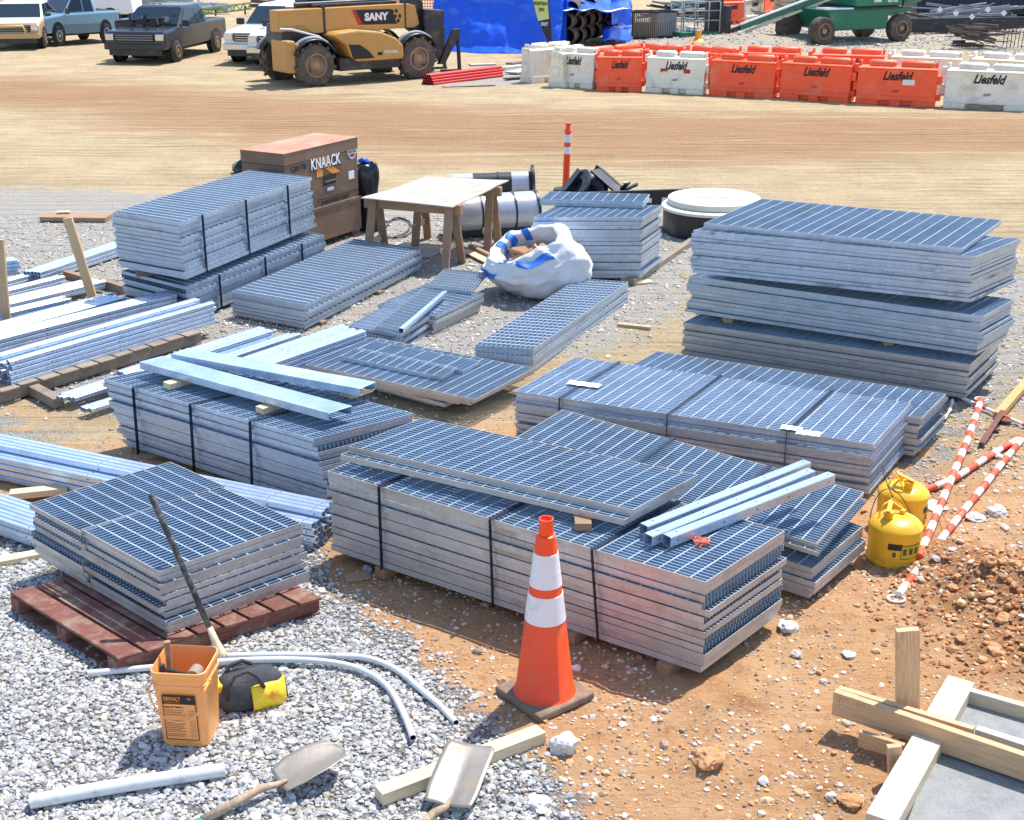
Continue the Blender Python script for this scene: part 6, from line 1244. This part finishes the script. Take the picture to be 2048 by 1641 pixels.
def cloth(name, label, px0, py0, px1, py1, Y0, Y1, sag, m, nu=24, nv=14, grp=None):
    a, b_, c, e = PV(px0, py0, Y0), PV(px1, py0 + 2, Y0 + 1.2), PV(px1, py1, Y1 + 1.2), PV(px0, py1, Y1); bb = MB(); vs = []
    for i in range(nu + 1):
        for j in range(nv + 1):
            v = a.lerp(b_, i / nu).lerp(e.lerp(c, i / nu), j / nv); q = v * 1.3; v = v + Vector((0, -.18 * noise.noise(q), .12 * noise.noise(q * 1.7) - sag * math.sin(j / nv * math.pi))); vs.append(tuple(v))
    bb.add(vs, [(i * (nv + 1) + j, (i + 1) * (nv + 1) + j, (i + 1) * (nv + 1) + j + 1, i * (nv + 1) + j + 1) for i in range(nu) for j in range(nv)]); o = bb.build(name, m, smooth='all'); q = o.modifiers.new('s', 'SOLIDIFY'); q.thickness = .02; return tag(o, label, 'tarpaulin', grp)
cloth('tarp_flap', 'blue tarpaulin flap hanging over the top of the stacked pipes', 1112, -40, 1262, 22, 47.5, 44.2, .1, TARP)
cloth('hanging_tarp', 'blue tarpaulin hanging at the left side of the stacked pipes', 1106, 4, 1122, 100, 44.3, 43.9, 0, TARP)
cloth('tarp_corner', 'blue tarpaulin corner draped down at the right end of the pipes', 1222, -10, 1262, 48, 46.2, 46.0, .05, TARP)
cloth('tarp_on_ground', 'blue tarpaulin crumpled on the ground right of the pipes', 1205, 52, 1262, 82, 46.8, 44.9, -.15, TARP)
b = MB(); A = P(1190, 80, .08); b.bar((0, 0, 0), (1.3, .7, .02), .22, .06); tag(b.build('grey_plank', CONCD, loc=A), 'grey plank on the blue tarpaulin on the ground', 'plank')
# feather flag
A = P(1103, 112); fl_ = thing('feather_flag', 'black and lime feather flag sign on a pole before the blue tarpaulin', 'flag sign', A)
zt0 = ztop((1103, 112), -15); b = MB(); b.tube([(0, 0, 0), (-.02, 0, .9), (-.1, 0, 1.4), (-.05, 0, zt0)], .022, 8); b.build('flag_pole', BLKM, fl_, smooth='all')
def fpt(px, py): v = PV(px, py, A.y) - A; return v
for nm, poly, m in (('black_panel', [(1077, 44), (1099, 38), (1103, 66), (1103, 92), (1098, 90)], mat('navy_fabric', (.015, .02, .045), .6)), ('lime_panel', [(1063, -12), (1094, -12), (1098, 38), (1076, 42)], LIME)):
    vs = [fpt(*q) for q in poly]; n = len(vs); b = MB(); b.add([(v.x, -.012, v.z) for v in vs] + [(v.x, .012, v.z) for v in vs], [tuple(range(n)), tuple(range(2 * n - 1, n - 1, -1))] + [(i, n + i, n + (i + 1) % n, (i + 1) % n) for i in range(n)]); b.build(nm, m, fl_)
for t, px, py, w, m in (('PEDESTRIAN', 1081, 8, .42, TXB), ('XING', 1083, 20, .18, TXB), ('EXIT', 1089, 49, .22, TXW)):
    v = fpt(px, py); text(t, .14, m, fl_, face((v.x, -.018, v.z), (1, 0, -.04), (0, 0, 1)), width=w, bold=.004)
# crates, lift
for k, (x0, x1, lab) in enumerate(((1266, 1312, 'left grey slatted metal crate behind the barriers'), (1313, 1352, 'right grey slatted metal crate behind the barriers'))):
    A, B = P(x0, 79 - k), P(x1, 79 - k * 2); w = (B - A).length; r = thing('slatted_crate', lab, 'crate', A, math.atan2((B - A).y, (B - A).x), 'slatted crates'); hh = ztop((x0, 79), 24)
    n = 12 - k; b = MB()
    for i in range(n): x = w * (i + .5) / n; b.box(x - .022, x + .022, -.01, .01, .08, hh - .05); b.box(x - .022, x + .022, w * .8, w * .8 + .02, .08, hh - .05)
    for i in range(8): y = w * .8 * (i + .5) / 8; b.box(-.01, .01, y - .02, y + .02, .08, hh - .05); b.box(w - .01, w + .01, y - .02, y + .02, .08, hh - .05)
    b.build('slats', WOODG if k == 0 else GREY, r); b = MB(); 
    for z in (.02, hh - .05): b.box(-.03, w + .03, -.03, .03, z, z + .07); b.box(-.03, w + .03, w * .8 - .03, w * .8 + .05, z, z + .07); b.box(-.03, .03, .031, w * .8 - .031, z, z + .07); b.box(w - .03, w + .03, .031, w * .8 - .031, z, z + .07)
    b.build('rim_frame', BLKM, r); b = MB(); b.box(.05, w - .05, .06, w * .8 - .06, .05, hh * .6); b.build('contents', TXB, r)
A, B = P(1641, 91), P(1795, 84); d = B - A; ya = math.atan2(d.y, d.x); WB = d.length; n_ = Vector((-d.y, d.x, 0)).normalized(); c = (A + B) / 2 + n_ * .95
lf = thing('boom_lift', 'green boom lift with dusty wheels, its boom lowered to the left', 'boom lift', (c.x, c.y, 0), ya); h_ = WB / 2
for x in (-h_, h_):
    for s in (-1, 1): wheel(lf, x, s * .95, .46, .34, s, 0, TYRE, RIM)
b = MB(); b.prism([(-h_ + .15, 1.12), (-h_ + .5, .45), (h_ - .55, .45), (h_ - .5, .9), (h_ + .45, 1.0), (h_ + .5, 1.14)], -.98, .98); b.build('chassis', GRN, lf, bevel=.03)
b = MB(); b.box(-h_ + .1, -.1, -.99, -.4, 1.13, 1.18); b.build('step_plate', WHT, lf)
b = MB(); b.prism([(-.35, 1.18), (-.4, 2.5), (1.6, 2.6), (1.62, 1.2)], -1.05, 1.05); b.box(1.64, 2.5, -1.0, 1.0, 1.3, 2.4); b.build('turret', GRN, lf, bevel=.08)
b = MB(); b.box(-.38, 1.62, -1.07, 1.07, 1.12, 1.18); b.box(1.61, 1.64, -1.06, 1.06, 1.2, 2.4); b.build('turret_trim', BLKM, lf)
text('60105', .16, TXW, lf, face((1.15, -1.06, 1.38), (1, 0, 0), (0, 0, 1)), width=.42, bold=.005)
b = MB(); b.box(.38, .68, -1.06, -1.052, 1.34, 1.48); b.box(.36, .66, -1.06, -1.052, 1.62, 1.74); b.box(-.0, .3, -1.06, -1.052, 1.64, 1.74); b.build('sticker', CREAM, lf)
def lfl(px, py, Y): v = PV(px, py, Y); return lf.matrix_basis.inverted() @ v
from mathutils import Euler
lm = Matrix.Translation(lf.location) @ Euler((0, 0, ya)).to_matrix().to_4x4(); li = lm.inverted()
A, B = li @ PV(1480, 56, 47.6), li @ PV(1668, -14, 47.3)
b = MB(); b.bar(A, B, .30, .17); b.build('boom_arm', GRN, lf, bevel=.01); b = MB(); b.bar(A + Vector((.2, 0, -.15)), B + Vector((0, 0, -.15)), .22, .10); b.build('inner_boom', CREAM, lf, bevel=.01)
b = MB(); b.bar(A + Vector((0, -.02, .12)), B + Vector((0, -.02, .12)), .31, .05); b.build('boom_edge', WHT, lf)
dB = (B - A).normalized(); text('ABSOLUTE', .13, TXW, lf, face(tuple(A.lerp(B, .62) + Vector((0, -.165, 0))), tuple(dB), (0, 0, 1)), width=1.5, bold=.004)
A2 = li @ PV(1452, 66, 47.8); b = MB(); b.bar(A2, A, .22, .16); b.tube([A2, A2 + Vector((0, 0, .9))], .16, 10); b.build('jib', BLKM, lf, bevel=.01)
A = P(1361, 80); B = P(1440, 77); w = (B - A).length
bs_ = thing('lift_basket', 'grey railed work basket with a green floor at the end of the boom', 'lift basket', (A.x, A.y, 0), math.atan2((B - A).y, (B - A).x)); b = MB(); b.box(0, w, 0, .85, .05, .24); b.build('floor_tray', GRN, bs_, bevel=.02)
b = MB()
for z in (.62, .95, 1.25):
    b.tube([(0.03, 0.03, z), (w - .03, .03, z), (w - .03, .82, z), (.03, .82, z), (.03, .03, z)], .024, 8)
for x in (.03, w * .35, w * .7, w - .03):
    for y in (.03, .82): b.tube([(x, y, .24), (x, y, 1.25)], .024, 8)
b.tube([(-.15, -.1, .62), (.5, -.05, .82)], .025, 8); b.build('guard_rail', GRAIL, bs_, smooth='all')
b = MB(); b.box(w * .75, w + .15, .1, .5, .1, 1.45); b.build('control_column', BLKM, bs_, bevel=.04); b = MB(); b.box(.45, .8, .1, .5, .24, .42); b.build('white_bag', WHT, bs_, bevel=.05)
b = MB(); p = P(1400, 92); b.lathe([(.42, 0), (.36, .08), (.12, .2), (.09, .45), (0, .47)], 14); tag(b.build('orange_stand', mat('amber_plastic', (.85, .35, .03), .5), loc=(p.x, p.y + .5, 0), smooth=True), 'amber plastic base standing behind the orange barriers', 'plastic base')
# red conduit bundle
A, B = P(866, 168, .05), P(1006, 150, .05); d = B - A; L = d.length; d.normalize(); n_ = Vector((-d.y, d.x, 0)); rd = []
for r_i in range(4):
    for k in range(6 - r_i): rd.append((k * .075 + r_i * .0375, .04 + r_i * .066))
for k, (o_, z) in enumerate(rd):
    b = MB(); b.rimdark = True; a = Vector((0, 0, 0)); b.tube([a, d * (L + random.uniform(-.05, .1))], .036, 10, rin=.03); p = A + n_ * o_; tag(b.build('red_conduit', [RED, TXB], loc=(p.x, p.y, z), smooth=True), 'red conduit in the bundle in front of the black fork carriage', 'conduit', 'red conduits in one bundle')
DEB = [((885, 174), (990, 170), .03, .16, .02, WOODG, 'thin dark plank in front of the red conduits'), ((1018, 128), (1062, 122), .12, .25, .06, WOODG, 'dark plank on the rubble left of the first white barrier'), ((1010, 158), (1060, 154), .04, .2, .03, BLKM, 'dark strip on the rubble by the red conduits'), ((1022, 146), (1058, 138), .05, .4, .04, CONCD, 'grey slab on the rubble left of the first white barrier'), ((940, 130), (990, 128), .03, .3, .03, CONCD, 'pale slab behind the red conduits'), ((1005, 138), (1040, 134), .04, .2, .1, CREAM, 'whitish block on the rubble near the first white barrier')]
for a, c2, z, w, h_, m, lab in DEB: board(lab, a, c2, z, w, h_, m, cat='debris', name='debris_plank')
# right rear: steel piles, container, lumber
def bars(n, x0, x1, y0, y1, Y0, Y1, w, m, lab, cat, grp, name):
    for k in range(n):
        Yk_ = random.uniform(Y0, Y1); a = PV(random.uniform(x0, x0 + (x1 - x0) * .5), random.uniform(y0, y1), Yk_); c2 = PV(random.uniform(x0 + (x1 - x0) * .5, x1), random.uniform(y0, y1), Yk_ + random.uniform(-1, 1)); a.z = max(a.z, .08); c2.z = max(c2.z, .08)
        b = MB(); b.bar((0, 0, 0), c2 - a, w * random.uniform(.6, 1.3), w * random.uniform(.6, 1.3)); tag(b.build(name, m, loc=a), lab, cat, grp)
bars(26, 1790, 2060, 26, 58, 51, 54, .13, PIPEB, 'dark rusty steel section in the tangled pile behind the lift', 'steel section', 'steel sections behind the lift', 'steel_section')
bars(12, 1800, 2100, 5, 40, 51, 54, .08, GREY, 'grey steel bar on top of the tangled pile behind the lift', 'steel bar', 'grey bars on the pile behind the lift', 'steel_bar')
for k in range(6):
    A = PV(1800, 62 - k * 4, 50.5); A.z = max(.12, A.z); b = MB(); b.bar((0, 0, 0), (6.5, .6 + .1 * k, 0), .25, .16); tag(b.build('long_beam', BLKM, loc=A), 'long dark steel beam lying level at the foot of the pile behind the lift', 'steel beam', 'long beams behind the lift')
for k in range(5):
    A = PV(1880 + 32 * k, 20 + 7 * (k % 3), 50.6); b = MB(); b.M = Matrix.Rotation(R(45), 4, 'Y'); b.box(-.08, .08, -.01, .01, -.08, .08); tag(b.build('white_tag', TXW, loc=A), 'small white tag hanging on the tangled steel pile', 'tag', 'white tags on the steel pile')
bars(9, 1500, 1660, 18, 50, 49.5, 51, .07, WOODG, 'thin grey brown bar leaning in the rubble behind the boom', 'bar', 'thin bars behind the boom', 'thin_bar')
bars(14, 1270, 1440, 4, 40, 50.5, 53, .07, BLKM, 'dark bar in the tangle behind the slatted crates', 'bar', 'dark bars behind the slatted crates', 'dark_bar')
bars(8, 1270, 1440, 0, 24, 50, 52, .06, GRAIL, 'light grey bar in the tangle behind the slatted crates', 'bar', 'grey bars behind the slatted crates', 'grey_bar')
p = P(1960, 32); b = MB(); b.box(-3.0, 6.0, 0, 2.4, .15, 2.6); 
ct = thing('blue_container', 'dark blue container behind the tangled steel pile', 'container', (p.x, 59, 0)); b.build('container_body', mat('navy_paint', (.008, .015, .05), .5, 0, .1), ct, bevel=.03)
b = MB()
for i in range(36): b.box(-2.95 + i * .25, -2.85 + i * .25, -.03, 0, .25, 2.5)
b.build('ribs', MC['navy_paint'], ct)
def lumber(label, px0, px1, py, Y, hh, n, m, nm='lumber_stack'):
    a, c2 = PV(px0, py, Y), PV(px1, py, Y); r = thing(nm, label, 'stack', (a.x, Y, 0)); b = MB(); w = c2.x - a.x
    for i in range(n): o_ = random.uniform(-.05, .05); b.box(o_, w + o_, 0, 2.4, i * hh / n, (i + .88) * hh / n)
    b.build('sheets', m, r); b = MB(); b.box(w * .3, w * .3 + .03, -.06, 2.46, 0, hh + .005); b.build('strap', BLKM, r); return r
BEI = mat('beige_sheet', (.62, .50, .33), .8, 0, .1, 3)
lumber('beige stack of sheets behind the lowered boom', 1566, 1648, 45, 56, 2.4, 12, BEI)
lumber('pale stack of sheets seen above the green basket', 1400, 1480, 40, 60, 2.0, 9, BEI)
lumber('grey blue panel stack left of the green turret', 1655, 1712, 30, 56, 2.3, 4, mat('grey_blue_panel', (.38, .42, .52), .5))
# driftwood like rebar scrap behind the white back barriers
A = P(1950, 108); r = thing('scrap_heap', 'heap of dark twisted scrap behind the white back row barriers', 'scrap', (A.x, A.y + 1.0, 0)); b = MB()
for k in range(26):
    a = Vector((random.uniform(-.9, .3), random.uniform(-.4, .4), random.uniform(.1, .8))); c2 = a + Vector((random.uniform(.4, 1.6), random.uniform(-.3, .3), random.uniform(-.35, .05))); c2.z = max(.05, c2.z); b.bar(a, c2, random.uniform(.03, .14), random.uniform(.02, .08))
b.build('scrap_pieces', PIPEB, r); b = MB()
for k in range(8): x = 1.2 + k * .12; b.tube([(x, 0, 0), (x + .03, .0, .75 + .12 * math.sin(k))], .014, 5)
b.tube([(-.2, 0, .7), (2.2, 0, .55)], .014, 5); b.build('rebar', PIPEB, r)
# far left background: concrete wall, fence, mounds, channel stacks
b = MB(); A = PV(-60, 5, 66); b.box(0, 9, 0, .4, 0, 1.6); tag(b.build('concrete_wall', CONCD, loc=(A.x, 66, 0), bevel=.03), 'grey concrete wall at the far left behind the earth mound', 'wall')
b = MB(); A = PV(205, 5, 64); b.box(0, 4.2, 0, .3, 0, 1.9)
for k in range(5): b.box(.4 + k, .5 + k, -.03, 0, .3, 1.9)
tag(b.build('grey_hoarding', CONCD, loc=(A.x, 64, 0), bevel=.02), 'grey hoarding panel far behind the blue truck', 'hoarding')
bars(9, 330, 470, 6, 20, 60, 62, .2, GALV, 'silver steel section stacked far behind the dark truck', 'steel section', 'silver sections far behind the dark truck', 'silver_section')
bars(5, 480, 640, 2, 14, 58, 60, .12, PIPEB, 'brown bar lying far behind the white trucks', 'bar', 'brown bars far behind the white trucks', 'brown_bar')
r = thing('mesh_fence', 'red plastic mesh fence far behind the telescopic handler', 'fence', (PV(560, 10, 62).x, 62, 0)); b = MB()
for k in range(60): b.box(k * .12, k * .12 + .03, 0, .02, .05, 1.5)
for k in range(11): b.box(0, 7.2, -.01, .0, .1 + k * .13, .13 + k * .13)
b.build('red_mesh', mat('red_mesh', (.62, .12, .08), .6), r); b = MB()
for k in range(4): b.tube([(k * 2.4, .05, 0), (k * 2.4, .05, 1.7)], .03, 8)
b.build('fence_post', BLKM, r)
r = thing('mesh_fence', 'red and white barrier tape fence far behind the slatted crates', 'fence', (PV(1385, 10, 56).x, 56, 0)); b = MB()
for k in range(7): b.tube([(k * .25, 0, 0), (k * .25 + .1 * math.sin(k), 0, 2.2)], .05, 6)
b.build('red_posts', mat('faded_red', (.55, .13, .10), .6), r)
